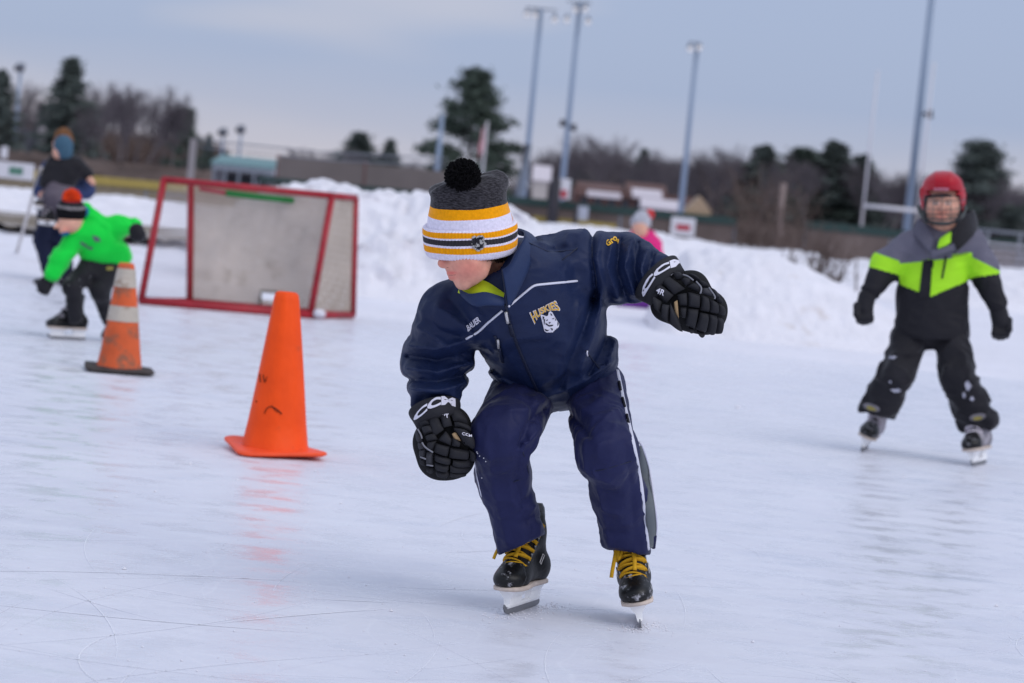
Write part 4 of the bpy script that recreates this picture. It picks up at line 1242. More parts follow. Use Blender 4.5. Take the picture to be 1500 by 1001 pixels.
# ------------------------------------------------------------------ the skater in front
D0 = 6.5
def J(px, py, dd=0.0): return P(px, py, D0 + dd)
def Rp(r, dd=0.0): return r * (D0 + dd) / FPX
M_NAVY = mat('navy_nylon', lin(25, 37, 70), rough=.52, var=.10, vs=7, bump=.2, bs=40, spec=.22)
M_TROU = mat('navy_tracksuit', lin(31, 35, 74), rough=.6, var=.10, vs=8, bump=.3, bs=36, spec=.2, sheen=.06)
creased(M_NAVY, 9, 1.0, .035, (1.0, 1.0, .7)); creased(M_TROU, 8, 1.0, .030, (1.1, 1.1, .7))
M_PIPE = mat('white_piping', lin(214, 214, 228), rough=.6, var=.05)
M_GOLD = mat('gold_print', lin(226, 176, 52), rough=.6, var=.12, vs=120)
M_WPRINT = mat('white_print', lin(222, 220, 232), rough=.6, var=.05)
M_BLACKP = mat('black_print', lin(30, 30, 38), rough=.6)
M_LIME = mat('lime_lining', lin(196, 216, 40), rough=.8, var=.08, vs=30)
M_ZIP = mat('zip_dark', lin(26, 32, 54), rough=.5)
M_METAL = mat('zip_metal', lin(200, 198, 200), rough=.35, metal=.4)
M_GLOVE = mat('glove_black', lin(38, 38, 43), rough=.68, var=.18, vs=24, bump=.35, bs=300, spec=.25)
M_GPIPE = mat('glove_grey', lin(128, 128, 136), rough=.6)
M_PALM = mat('glove_palm', lin(168, 140, 104), rough=.8, var=.25, vs=60)
def skin_mat():
    m = mat('skin', lin(220, 166, 142), rough=.5, var=.13, vs=55, bump=.3, bs=300, spec=.35, sss=.12)
    N, L = m.node_tree.nodes, m.node_tree.links
    b = N['Principled BSDF']; at_ = N.new('ShaderNodeAttribute'); at_.attribute_name = 'flush'
    x = N.new('ShaderNodeMix'); x.data_type = 'RGBA'; x.inputs['B'].default_value = lin(222, 96, 90) + (1,)
    L.new(b.inputs['Base Color'].links[0].from_socket, x.inputs['A']); L.new(at_.outputs['Fac'], x.inputs['Factor']); L.new(x.outputs['Result'], b.inputs['Base Color'])
    return m
M_SKIN = skin_mat()
M_LIP = mat('lip', lin(196, 92, 92), rough=.45)
M_HAIR = mat('dark_hair', lin(52, 40, 34), rough=.6, var=.3, vs=90)

base0 = (G(770, 900) + G(936, 920)) / 2
person = empty('person', base0, 'person in navy jacket and striped bobble hat skating bent forward in front', 'person', 'children on the ice')
CAMB = np.stack([RT, UP, -FW])            # rows: image right, image up, towards the viewer

def jacket_f(Q):
    sh = nrm(J(862, 385, 0) - J(652, 468, -.08))
    d = cap(Q, J(756, 430, -.09), J(798, 500, .06), Rp(86), Rp(86), side=sh, flat=.76)
    hips = nrm(RT * .98 - UP * .05)
    d = smin(d, cap(Q, J(799, 495, .06), J(811, 527, .15), Rp(86), Rp(95), side=hips, flat=.74), Rp(40))
    d = smin(d, cap(Q, J(765, 395, .03), J(838, 388, .02), Rp(44), Rp(49)), Rp(35))     # upper back to left shoulder
    d = smin(d, cap(Q, J(660, 458, -.08), J(740, 415, -.02), Rp(40), Rp(48)), Rp(35))
    armR = cap(Q, J(660, 461, -.08), J(640, 532, .04), Rp(47), Rp(47))
    armR = smin(armR, cap(Q, J(640, 532, .04), J(637, 586, -.07), Rp(46), Rp(35)), Rp(25))
    armL = cap(Q, J(852, 386, .0), J(912, 394, .06), Rp(48), Rp(48))
    armL = smin(armL, cap(Q, J(912, 394, .06), J(963, 407, -.03), Rp(46), Rp(35)), Rp(25))
    d = smin(d, armR, Rp(9)); d = smin(d, armL, Rp(16))
    # cuffs end at the glove
    a, b = J(640, 545, .02), J(637, 596, -.08); t = nrm(b - a)
    d = smax(d, np.where(np.linalg.norm(Q - b, axis=1) < .14, (Q - b) @ t, -1), .008)
    a, b = J(912, 394, .06), J(971, 410, -.05); t = nrm(b - a)
    d = smax(d, np.where(np.linalg.norm(Q - b, axis=1) < .14, (Q - b) @ t, -1), .008)
    # neck opening
    d = smax(d, -cap(Q, J(738, 415, -.13), J(700, 350, -.2), Rp(30), Rp(40)), .01)
    near = np.abs(d) < .04
    if near.any():
        q = Q[near]
        f = folds(q, JF)
        w = vnoise(q * 16 + 3, 21); r1 = 1 - np.abs(2 * vnoise(q * np.array([22, 14, 30]) + w[:, None] * 1.5, 5) - 1)
        r2 = 1 - np.abs(2 * vnoise(q * np.array([46, 30, 52]) + w[:, None] * 2, 9) - 1)
        d[near] -= f + .0045 * (r1 ** 2 - .35) + .0016 * (r2 ** 2 - .35)
    return d
A = .016
JF = [  # raised folds (+) and creases (-), traced along the cloth
    ([(897, 350), (890, 392), (905, 436)], A * 1.2, 6), ([(908, 352), (903, 395), (918, 438)], -A, 5), ([(925, 352), (915, 390), (928, 430)], A * 1.2, 6), ([(935, 356), (930, 395), (938, 428)], -A * .9, 5),
    ([(948, 366), (938, 395), (948, 425)], A, 5), ([(957, 374), (950, 400), (957, 424)], -A * .8, 4), ([(880, 345), (874, 380), (884, 420), (880, 442)], A * .8, 6), ([(868, 342), (866, 380), (872, 430)], -A, 4),
    ([(868, 440), (855, 480), (835, 530), (822, 566)], -A * 1.1, 7), ([(880, 452), (868, 495), (850, 540)], A * 1.3, 8), ([(893, 480), (880, 515), (862, 548)], -A, 6), ([(850, 450), (838, 490), (815, 545)], A * .7, 9), ([(902, 500), (892, 530)], A, 6),
    ([(600, 507), (640, 512), (690, 498)], A * 1.2, 6), ([(598, 522), (640, 528), (676, 518)], -A * .9, 5), ([(596, 540), (640, 545), (692, 532)], A * 1.2, 6), ([(597, 556), (640, 560), (688, 548)], -A, 5), ([(602, 570), (640, 574), (680, 562)], A, 5),
    ([(625, 470), (650, 486), (672, 494)], -A * .5, 6), ([(612, 480), (645, 500), (668, 520)], A * .9, 6), ([(640, 450), (668, 470), (694, 492)], A * .9, 7), ([(660, 440), (684, 465), (694, 480)], -A * .4, 6),
    ([(700, 530), (740, 555), (790, 578)], -A * .6, 6), ([(725, 500), (760, 545)], A * .4, 8), ([(690, 440), (720, 470), (728, 490)], A * .5, 8), ([(780, 352), (800, 368), (840, 362)], -A * .5, 5), ([(765, 365), (790, 385), (845, 382)], A * .4, 9),
    ([(718, 546), (760, 571), (800, 583), (850, 563), (900, 528)], A * .8, 5)]
lo, hi = bounds([J(585, 330, -.25), J(985, 610, .3), J(985, 330, .3), J(585, 610, -.25)], .03)
jk = implicit('jacket', jacket_f, lo, hi, .0048, M_NAVY, person, keep=True)

def trousers_f(Q):
    hips = nrm(RT)
    d = ell(Q, J(822, 560, .2), CAMB, (Rp(86), Rp(40), Rp(66)))
    lr = cap(Q, J(771, 570, .18), J(737, 638, -.07), Rp(50), Rp(45))
    lr = smin(lr, cap(Q, J(737, 640, -.07), J(738, 700, .0), Rp(44), Rp(37)), Rp(20))
    lr = smin(lr, cap(Q, J(738, 700, .0), J(766, 800, .09), Rp(36), Rp(38)), Rp(20))
    ll = cap(Q, J(868, 570, .18), J(889, 660, -.06), Rp(49), Rp(41))
    ll = smin(ll, cap(Q, J(889, 662, -.06), J(907, 725, .03), Rp(41), Rp(36)), Rp(20))
    ll = smin(ll, cap(Q, J(907, 725, .03), J(919, 812, .12), Rp(36), Rp(36)), Rp(20))
    d = smin(smin(d, lr, Rp(14)), ll, Rp(14))
    px, py, _ = proj(Q)
    hem = np.where(px < 830, (py - (814 - (px - 728) * .46)), (py - (800 + (px - 880) * .19)))
    d = smax(d, Rp(1) * hem, .006)
    near = np.abs(d) < .04
    if near.any():
        q = Q[near]
        w = vnoise(q * 14 + 8, 31); r1 = 1 - np.abs(2 * vnoise(q * np.array([26, 26, 9]) + w[:, None] * 1.4, 6) - 1)
        r2 = 1 - np.abs(2 * vnoise(q * np.array([44, 30, 40]) + w[:, None] * 2, 12) - 1)
        d[near] -= folds(q, TF) + .0055 * (r1 ** 2 - .35) + .0020 * (r2 ** 2 - .35)
    return d
TF = [([(715, 660), (724, 720), (742, 795)], A * .5, 6), ([(760, 655), (755, 705), (772, 765)], -A * .5, 6), ([(868, 690), (880, 735), (892, 800)], A * .6, 6), ([(915, 650), (924, 715), (930, 795)], -A * .4, 7), ([(700, 694), (735, 690), (772, 700)], A * .35, 6), ([(796, 600), (775, 618), (760, 650)], -A, 6), ([(800, 585), (775, 598), (745, 600)], A * .8, 7), ([(790, 630), (772, 650)], A * .7, 6),
      ([(852, 640), (880, 652), (915, 642)], A * .3, 8), ([(852, 686), (875, 702), (900, 712)], A * .5, 6), ([(862, 704), (880, 716), (900, 722)], -A * .5, 5), ([(830, 600), (850, 622), (862, 640)], -A * .9, 6), ([(842, 592), (870, 610), (905, 600)], A * .6, 7),
      ([(876, 742), (892, 752), (905, 754)], A * .4, 5), ([(884, 774), (900, 782), (915, 782)], -A * .4, 5), ([(752, 738), (770, 748), (786, 742)], A * .4, 5), ([(762, 768), (782, 756), (795, 760)], -A * .4, 5), ([(815, 585), (826, 603)], -A, 5), ([(770, 640), (785, 690), (775, 730)], -A * .4, 6)]
lo, hi = bounds([J(680, 505, -.2), J(965, 825, .32), J(965, 505, .32), J(680, 825, -.2)], .03)
tr = implicit('trousers', trousers_f, lo, hi, .0050, M_TROU, person, keep=True)

# head, face and neck
def head_f(Q):
    F_ = nrm(RT * -.86 + UP * -.36 + FW * -.30); U_ = nrm(UP * .9 - RT * .28 - FW * .25); U_ = nrm(U_ - F_ * (U_ @ F_)); S_ = np.cross(F_, U_)
    B = np.stack([F_, U_, S_])
    d = ell(Q, J(700, 338, -.20), B, (Rp(54), Rp(52), Rp(44)))
    d = smin(d, ell(Q, J(681, 384, -.238), B, (Rp(29), Rp(36), Rp(34))), Rp(14))           # lower face
    d = smin(d, ell(Q, J(691, 388, -.262), np.eye(3), (Rp(23), Rp(20), Rp(20))), Rp(12))    # near cheek
    d = smin(d, cap(Q, J(716, 372, -.255), J(704, 398, -.268), Rp(8), Rp(8)), Rp(8)); d = smin(d, cap(Q, J(704, 398, -.268), J(682, 414, -.266), Rp(8), Rp(8)), Rp(8))      # jaw line
    d = smin(d, ell(Q, J(677, 416, -.25), np.eye(3), (Rp(9), Rp(9), Rp(8))), Rp(10))       # chin
    d = smin(d, cap(Q, J(657, 367, -.245), J(648, 385, -.258), Rp(4.5), Rp(5.5)), Rp(8))   # nose bridge
    d = smin(d, ell(Q, J(648.5, 386.5, -.26), np.eye(3), (Rp(6.3), Rp(6), Rp(5.6))), Rp(5))
    d = smin(d, ell(Q, J(656, 389, -.268), np.eye(3), (Rp(4.6), Rp(5), Rp(4.4))), Rp(4))   # nostril wing
    d = smin(d, cap(Q, J(659, 400.5, -.255), J(666, 401, -.268), Rp(4.2), Rp(3.0)), Rp(5)) # upper lip
    d = smin(d, cap(Q, J(661, 407, -.252), J(667, 406.5, -.266), Rp(3.8), Rp(2.8)), Rp(4)) # lower lip
    d = smax(d, -cap(Q, J(652, 403.6, -.262), J(669, 403.8, -.288), Rp(1.0), Rp(.9)), Rp(1.6))
    d = smin(d, cap(Q, J(732, 372, -.13), J(752, 432, -.07), Rp(31), Rp(36)), Rp(5))      # neck
    d = smin(d, cap(Q, J(748, 432, -.10), J(780, 470, 0), Rp(40), Rp(60)), Rp(20))         # chest under the jacket
    return d
def flush(V):
    px, py, _ = proj(V)
    f = .38 * np.exp(-((px - 690) ** 2 / 600 + (py - 394) ** 2 / 330)) + .35 * np.exp(-((px - 647) ** 2 / 70 + (py - 386) ** 2 / 70))
    f += .40 * np.exp(-((px - 661) ** 2 / 60 + (py - 407) ** 2 / 9)) + .6 * np.exp(-((px - 661) ** 2 / 60 + (py - 400) ** 2 / 7)) + .15 * np.exp(-((px - 668) ** 2 / 500 + (py - 400) ** 2 / 600))
    return np.clip(f, 0, 1)
lo, hi = bounds([J(632, 280, -.34), J(800, 480, .06), J(800, 280, .06), J(632, 480, -.34)], .01)
body = implicit('body', head_f, lo, hi, .0028, M_SKIN, person, attrs={'flush': flush}, keep=True)
bvb = bvh_of(body)
piping('mouth_line', [(655.5, 403.2), (661, 403.6), (667.5, 402.8)], .0008, bvb, mat('mouth_dark', lin(138, 62, 58), rough=.6), body, off=-.0004, depth=6.2, step=1.5)
piping('nostril', [(654.5, 392.4), (657, 391.8)], .0010, bvb, MATS['mouth_dark'], body, off=-.0006, depth=6.2, step=1.5)
rnd = random.Random(9)
def hair_lock(px, py, dx, dy, n, parent):
    for i in range(n):
        x = px + rnd.uniform(-9, 9); y = py + rnd.uniform(-2, 2)
        pts = [lay(bvb, x + dx * t + rnd.uniform(-.6, .6), y + dy * t, .002 + .002 * math.sin(3 * t), 6.2) for t in np.linspace(0, 1, 5)]
        HB.tube(pts, [.0016, .0017, .0015, .001, .0004], 4)
HB = MB()
hair_lock(714, 372, 9, 10, 50, None); hair_lock(732, 368, 3, 15, 60, None); hair_lock(747, 363, 3, 22, 60, None); hair_lock(705, 374, 4, 5, 14, None)
HB.build('hair', M_HAIR, person)

# knit bobble hat
def knit_hat():
    top = nrm(UP * .965 - RT * .045 - FW * .25)              # crown axis leans towards the viewer
    tilt = RT * .995 + UP * .085
    e1 = nrm(tilt - top * (tilt @ top)); e2 = np.cross(top, e1)
    k = Rp(1, -.21); c0 = J(690, 366, -.205)
    prof = [(4, 55), (-3, 60), (-5, 64), (-2, 67), (6, 69), (16, 69.5), (26, 70), (33, 70), (38, 69), (40, 66), (38, 63.5), (40, 63.2), (46, 62.5), (54, 61), (62, 59), (70, 57), (76, 56), (82, 56), (88, 57.5), (93, 58.2), (98, 56.5), (103, 50), (106, 40), (105, 28), (103, 16), (102, 5)]
    n = 288; R = []; tv = []; av = []
    acc = 0
    for i, (t, r) in enumerate(prof):
        ring = []
        for j in range(n):
            w = 2 * math.pi * j / n
            rib = (1.0 if t < 39 and i < 10 else .18) * math.cos(w * 84) if i < 21 else 0
            rr = r + rib
            if t > 74:
                rr += (t - 74) / 32 * (2.6 * math.sin(2 * w + .6) + 2.2 * math.sin(5 * w + 1) + 1.2 * math.sin(9 * w))
            tt = t + (0 if t < 84 else (t - 84) / 20 * (5.5 * math.cos(w) - 3 * math.sin(w) + 3.0 * math.sin(3 * w + 1.2) + 1.2 * math.sin(7 * w)))
            tt += .7 * math.sin(w * 3 + 1) if i < 10 else 0
            ring.append(c0 + top * tt * k + (e1 * math.cos(w) * rr * .985 + e2 * math.sin(w) * rr * .86) * k)
            av.append(w)
            tv.append(i)
        R.append(ring)
    mb = MB(); mb.rings(R, cap=False)
    mb.F.append(tuple(len(mb.V) - n + j for j in range(n)))
    ts = [p[0] for p in prof]
    # band number measured along the knit: the turned-up cuff first, then the body
    along = []
    for i in range(len(prof)):
        along.append({True: (prof[i][0] + 6) / 50.0 * .4}[True] if i < 10 else .45 + .55 * (prof[i][0] - 38) / 70.0)
    val = [along[i] + .0012 * math.sin(84 * a) + .003 * math.sin(5 * a + i) for i, a in zip(tv, av)]
    white, gold, grey = lin(230, 224, 240), lin(246, 162, 12), lin(56, 54, 58)
    c = lambda t: (t + 6) / 50.0 * .4
    b = lambda t: .45 + .55 * (t - 38) / 70.0
    m = attr_mat('striped_knit', 'band', [(0, white), (c(5.0), gold), (c(14.5), white), (c(17.5), grey), (c(26), white), (c(28.5), gold), (c(36.5), white), (b(54), gold), (b(69), grey)], rough=.9, spec=.08, bump=.5, bs=420, var=.10, vs=130, sheen=.3)
    # heathered yarn on the grey part
    return mb.build('knit_hat', m, person, attrs={'band': val}, keep=True), top, e1, e2, c0, k
hat, ht, he1, he2, hc, hk = knit_hat()
def heather():
    m = MATS['striped_knit']; N, L = m.node_tree.nodes, m.node_tree.links
    b = N['Principled BSDF']
    at_ = [n for n in N if n.type == 'ATTRIBUTE'][0]
    tc = N.new('ShaderNodeTexCoord'); mp = N.new('ShaderNodeMapping'); mp.inputs['Scale'].default_value = (60, 60, 330)
    L.new(tc.outputs['Object'], mp.inputs['Vector'])
    no = N.new('ShaderNodeTexNoise'); no.inputs['Scale'].default_value = 1.6; no.inputs['Detail'].default_value = 2
    L.new(mp.outputs['Vector'], no.inputs['Vector'])
    mr = N.new('ShaderNodeMapRange'); mr.inputs['From Min'].default_value = .36; mr.inputs['From Max'].default_value = .64; mr.inputs['To Min'].default_value = .35; mr.inputs['To Max'].default_value = 1.5
    L.new(no.outputs['Fac'], mr.inputs['Value'])
    gt = N.new('ShaderNodeMath'); gt.operation = 'GREATER_THAN'; gt.inputs[1].default_value = .45 + .55 * (69 - 38) / 70
    L.new(at_.outputs['Fac'], gt.inputs[0])
    mx = N.new('ShaderNodeMix'); mx.inputs['A'].default_value = 1.0
    L.new(gt.outputs['Value'], mx.inputs['Factor']); L.new(mr.outputs['Result'], mx.inputs['B'])
    sc = N.new('ShaderNodeVectorMath'); sc.operation = 'SCALE'
    L.new(b.inputs['Base Color'].links[0].from_socket, sc.inputs[0]); L.new(mx.outputs['Result'], sc.inputs['Scale'])
    L.new(sc.outputs['Vector'], b.inputs['Base Color'])
heather()
def pompon(c, r, n, m, parent, seed, w=.0016):
    rnd = random.Random(seed); V, F = [], []
    for i in range(n):
        d = nrm([rnd.gauss(0, 1) for _ in range(3)])
        s = nrm(np.cross(d, [rnd.gauss(0, 1) for _ in range(3)])); u = np.cross(d, s)
        a = c + d * r * .55 + s * r * .05; L = r * rnd.uniform(.86, 1.05)
        e = c + d * L + s * rnd.gauss(0, r * .07) + u * rnd.gauss(0, r * .07); k = len(V)
        mid = (a + e) / 2 + s * rnd.gauss(0, r * .04)
        for p, q in ((a, w), (mid, w * 1.5), (e, w * 1.1)):
            V += [p + s * q, p - s * q * .5 + u * q * .87, p - s * q * .5 - u * q * .87]
        for o in (0, 3):
            for j in range(3): F.append((k + o + j, k + o + (j + 1) % 3, k + o + 3 + (j + 1) % 3, k + o + 3 + j))
        F.append((k + 6, k + 7, k + 8))
    return mk('pompon', np.array(V), F, m, parent, smooth=False)
pompon(J(678, 259, -.31), Rp(25.5), 2600, mat('black_wool', lin(22, 21, 23), rough=.95, var=.5, vs=120, spec=.08), hat, 3, w=.0015)
pompon_core = implicit('pompon_core', lambda Q: ell(Q, J(678, 259, -.31), np.eye(3), (Rp(20),) * 3), J(678, 259, -.31) - Rp(24), J(678, 259, -.31) + Rp(24), .006, MATS['black_wool'], hat)
bvh_hat = bvh_of(hat)
Z = lambda X, Y: (560 + X / 5.0, 210 + Y / 5.0)                # enlargement used to read the hat badge
sh = [(655, 690), (672, 676), (690, 688), (702, 676), (716, 688), (735, 674), (750, 690), (748, 712), (756, 735), (745, 765), (722, 782), (703, 792), (684, 782), (660, 765), (648, 735), (657, 712)]
cx_, cy_ = 702, 732
def shrink(p, s): return [Z(cx_ + (x - cx_) * s, cy_ + (y - cy_) * s) for x, y in p]
M_SILV = mat('badge_silver', lin(176, 174, 172), rough=.4, spec=.5)
polydecal('shield_badge', [shrink(sh, 1.0)], bvh_hat, M_SILV, hat, off=.003, depth=6.2, maxe=2)
polydecal('shield_badge', [shrink(sh, .80)], bvh_hat, M_BLACKP, hat, off=.0038, depth=6.2, maxe=2)
polydecal('shield_badge', [[Z(667, 748), Z(738, 690), Z(745, 718), Z(675, 776)]], bvh_hat, M_SILV, hat, off=.0046, depth=6.2, maxe=2)
letters('badge_lettering', 'NHL', lambda u, v: Z(674 + u * 62 + (v - .5) * -4, 764 - u * 52 - v * 22), bvh_hat, M_BLACKP, hat, off=.0054, depth=6.2, maxe=2)

# collar: outer stand, lime lining
def ribbon(name, lower, upper, m, parent, th=.004, keep=False):
    L_ = smoothline(lower, 6); U_ = smoothline(upper, 6); n = len(L_); rows = 6; V = []; F = []
    for side in (0, 1):
        for i in range(n):
            t = nrm(L_[min(i + 1, n - 1)] - L_[max(i - 1, 0)]); ax = nrm(np.cross(t, U_[i] - L_[i]))
            for j in range(rows):
                f = j / (rows - 1)
                V.append(L_[i] * (1 - f) + U_[i] * f + ax * (th if side else 0) + ax * .004 * math.sin(math.pi * f))
    N_ = n * rows
    for i in range(n - 1):
        for j in range(rows - 1):
            a = i * rows + j
            F.append((a, a + rows, a + rows + 1, a + 1)); F.append((N_ + a, N_ + a + 1, N_ + a + rows + 1, N_ + a + rows))
    for i in range(n - 1):
        for j in (0, rows - 1):
            a = i * rows + j; F.append((a, N_ + a, N_ + a + rows, a + rows))
    for i in (0, n - 1):
        for j in range(rows - 1):
            a = i * rows + j; F.append((a, a + 1, N_ + a + 1, N_ + a))
    return mk(name, V, F, m, parent, keep=keep)
col1 = ribbon('collar', [J(744, 456, -.282), J(758, 428, -.272), J(772, 398, -.235), (J(782, 370, -.16)), J(785, 352, -.04), J(760, 345, .03)],
       [J(735, 395, -.298), J(746, 387, -.288), J(756, 367, -.25), J(767, 347, -.17), J(764, 338, -.05), J(745, 335, .02)], mat('collar_navy', lin(36, 50, 84), rough=.55, var=.08, bump=.2, bs=40, spec=.2), jk, keep=True)
col2 = ribbon('collar', [J(678, 436, -.235), J(696, 449, -.28), J(714, 448, -.295), J(738, 449, -.288)], [J(674, 424, -.215), J(690, 431, -.26), J(712, 429, -.278), J(737, 437, -.272)], MATS['collar_navy'], jk, keep=True)
ribbon('collar_lining', [J(672, 430, -.20), J(690, 433, -.242), J(712, 432, -.258), J(737, 438, -.252)], [J(682, 414, -.19), J(698, 413, -.215), J(712, 414, -.22), J(738, 431, -.235)], M_LIME, jk)
MB().tube(smoothline([J(735.5, 395, -.30), J(739, 420, -.295), J(743.5, 456, -.285)], 6), .0022, 6).build('collar_edge', M_ZIP, jk)

bvj = bvh_of(jk, col1, col2)
piping('piping', [(683, 497), (700, 487), (718, 470), (736, 455)], .0032, bvj, M_PIPE, jk)
piping('piping', [(745, 449), (765, 432), (782, 418), (812, 415), (845, 412)], .0032, bvj, M_PIPE, jk)
piping('zip', [(741, 446), (745, 470), (757, 505), (772, 540), (789, 577)], .005, bvj, M_ZIP, jk, flat=.6)
piping('zip', [(725, 492), (731, 512), (737, 531)], .004, bvj, M_ZIP, jk, flat=.6)
piping('zip', [(858, 514), (868, 528), (878, 540)], .003, bvj, M_ZIP, jk, flat=.6)
piping('zip_pull', [(741, 456), (742, 463), (744, 472)], .0042, bvj, M_METAL, jk, off=.005)
piping('zip_pull', [(729, 496), (730, 502), (731, 508)], .0034, bvj, M_METAL, jk, off=.005)
piping('zip_pull', [(747, 474), (750, 490)], .005, bvj, M_ZIP, jk, off=.006, flat=.5)
piping('zip_pull', [(732, 508), (736, 528)], .004, bvj, M_ZIP, jk, off=.006, flat=.5)
piping('zip_pull', [(787, 577), (788, 585)], .0035, bvj, M_METAL, jk, off=.006)
piping('pocket_tab', [(860, 514), (857, 517), (860, 521)], .0022, bvj, M_WPRINT, jk, off=.002)
piping('seam', [(866, 341), (868, 375), (874, 410), (872, 438)], .0016, bvj, M_ZIP, jk, off=.0)
piping('seam', [(775, 356), (805, 370), (845, 366)], .0014, bvj, M_ZIP, jk, off=.0)
letters('chest_lettering', 'BAUER', lambda u, v: (686 + u * 19 - v * 4.0, 486 - u * 15.5 - v * 8.2), bvj, M_WPRINT, jk, bold=.03, off=.002, maxe=2.5)
def arch(u, v, g=0.0):
    t = np.array([776, 458]) + np.array([37, -17.5]) * u
    b = (1 - u) ** 2 * np.array([783, 473.5]) + 2 * u * (1 - u) * np.array([793, 450.5]) + u * u * np.array([820, 455])
    q = b * (1 - v) + t * v
    return (q[0], q[1])
letters('chest_lettering', 'HUSKIES', lambda u, v: arch(-.025 + 1.05 * u, -.05 + 1.1 * v), bvj, M_WPRINT, jk, bold=.055, off=.0016, maxe=2.5)
letters('chest_lettering', 'HUSKIES', arch, bvj, M_GOLD, jk, bold=.015, off=.0030, maxe=2.5)
E_ = lambda X, Y: (770 + X / 16.68, 430 + Y / 16.68)
polydecal('dog_head_emblem', [[E_(*p) for p in [(350, 500), (440, 530), (500, 545), (545, 470), (590, 420), (640, 450), (700, 560), (750, 650), (810, 740), (800, 820), (745, 812), (720, 885), (675, 865), (650, 950), (600, 892), (510, 950), (450, 912), (420, 780), (380, 620)]]], bvj, M_WPRINT, jk, off=.002, maxe=2.0)
polydecal('dog_head_emblem', [[E_(*p) for p in q] for q in [[(400, 545), (445, 560), (430, 615), (412, 640)], [(455, 490), (545, 475), (530, 530), (480, 548)], [(470, 700), (560, 765), (670, 755), (640, 790), (560, 800), (480, 745)], [(450, 850), (520, 885), (575, 880), (510, 915), (470, 900)], [(590, 835), (655, 850), (640, 905)], [(765, 680), (795, 740), (765, 795)],
          [(475, 655), (530, 620), (520, 655)], [(625, 605), (680, 590), (660, 625)], [(690, 580), (735, 650), (715, 660)], [(545, 690), (605, 690), (572, 730)], [(430, 640), (460, 600), (455, 720), (440, 760)], [(590, 470), (620, 490), (640, 540), (600, 520)]]], bvj, M_BLACKP, jk, off=.003, maxe=2.0)
letters('sleeve_lettering', 'Gro', lambda u, v: (891 + u * 11 - v * 4.5 + u * u * 2, 362.5 - u * 11.5 - v * 7.2), bvj, M_GOLD, jk, bold=.03, off=.002, maxe=2)
letters('sleeve_lettering', '9', lambda u, v: (903 + u * 3.4 - v * 1.2, 358 - u * 2.6 - v * 6.0), bvj, M_GOLD, jk, bold=.03, off=.002, maxe=2)

# trouser trim
bvt = bvh_of(tr)
piping('side_stripe', [(904, 542), (909, 565), (914, 590), (921, 620), (928, 650), (934, 680), (939, 710), (943, 745), (946, 775), (950, 806)], .0065, bvt, M_PIPE, tr, off=-.001, depth=6.6, flat=.5)
for a_, b_ in (((906, 560), (908, 572)), ((911, 584), (914, 596)), ((917, 608), (920, 620))):
    piping('stripe_mark', [a_, b_], .004, bvt, M_BLACKP, tr, off=.003, depth=6.6)
piping('side_stripe', [(694, 668), (699, 700), (707, 735), (716, 765)], .003, bvt, M_PIPE, tr, off=-.001, depth=6.6)
piping('seam', [(752, 706), (772, 700), (786, 690)], .0012, bvt, M_ZIP, tr, off=0)
piping('seam', [(851, 694), (885, 688), (925, 676)], .0012, bvt, M_ZIP, tr, off=0)
GL = [lay(bvt, x, y, -.004, 6.6) for x, y in ((936, 652), (941, 690), (945, 740), (948, 780), (950, 800))]
GD = [proj(q[None])[2][0] - D0 + .012 for q in GL]
gp = ribbon('side_gusset', GL, [J(938, 652, GD[0]), J(949, 688, GD[1]), J(957, 738, GD[2]), J(960, 776, GD[3]), J(955, 802, GD[4])], mat('gusset_grey', lin(104, 110, 114), rough=.8, var=.1), tr, th=.006)
MB().tube(smoothline([J(934, 648, GD[0]), J(940, 653, GD[0]), J(951, 688, GD[1]), J(959, 738, GD[2]), J(962, 776, GD[3]), J(957, 804, GD[4])], 6), .0036, 6).build('gusset_piping', M_PIPE, tr)
MB().tube(smoothline([J(959, 785, GD[3]), J(957, 803, GD[4])], 4), .006, 6).build('gusset_tab', M_TROU, tr)
for (x, y) in ((700, 664), (703, 668), (709, 671), (699, 662), (706, 700), (712, 676)):
    q = lay(bvt, x, y, .001, 6.4); V, F = polygonise(lambda Q: np.linalg.norm(Q - q, axis=1) - .0022, q - .006, q + .006, .0016); mk('snow_fleck', V, F, M_BANK, tr)

# hockey gloves
def pad(corn, thick, bulge):
    """padded roll over four corners (world points), domed to both sides"""
    c = [np.array(q) for q in corn]; n = 9; V = []; F = []
    nn = nrm(np.cross(c[2] - c[0], c[3] - c[1]))
    if nn @ FW > 0: nn = -nn
    us = np.sign(np.linspace(-1, 1, n)) * np.abs(np.linspace(-1, 1, n)) ** .75
    mid = sum(c) / 4
    for sgn in (1, -1):
        for u in us:
            for v in us:
                a, b = (u + 1) / 2, (v + 1) / 2
                p = (c[0] * (1 - a) + c[1] * a) * (1 - b) + (c[3] * (1 - a) + c[2] * a) * b
                h = ((1 - abs(u) ** 4.0) * (1 - abs(v) ** 4.0)) ** .42
                rnd_ = 1 - .05 * (u * u * v * v)
                V.append(mid + (p - mid) * rnd_ + nn * (thick * h * sgn + (bulge * (1 - (u * u + v * v) / 2) if sgn > 0 else 0)))
    for s in (0, 1):
        o = s * n * n
        for i in range(n - 1):
            for j in range(n - 1):
                a = o + i * n + j; q = (a, a + 1, a + n + 1, a + n); F.append(q if s else q[::-1])
    return V, F
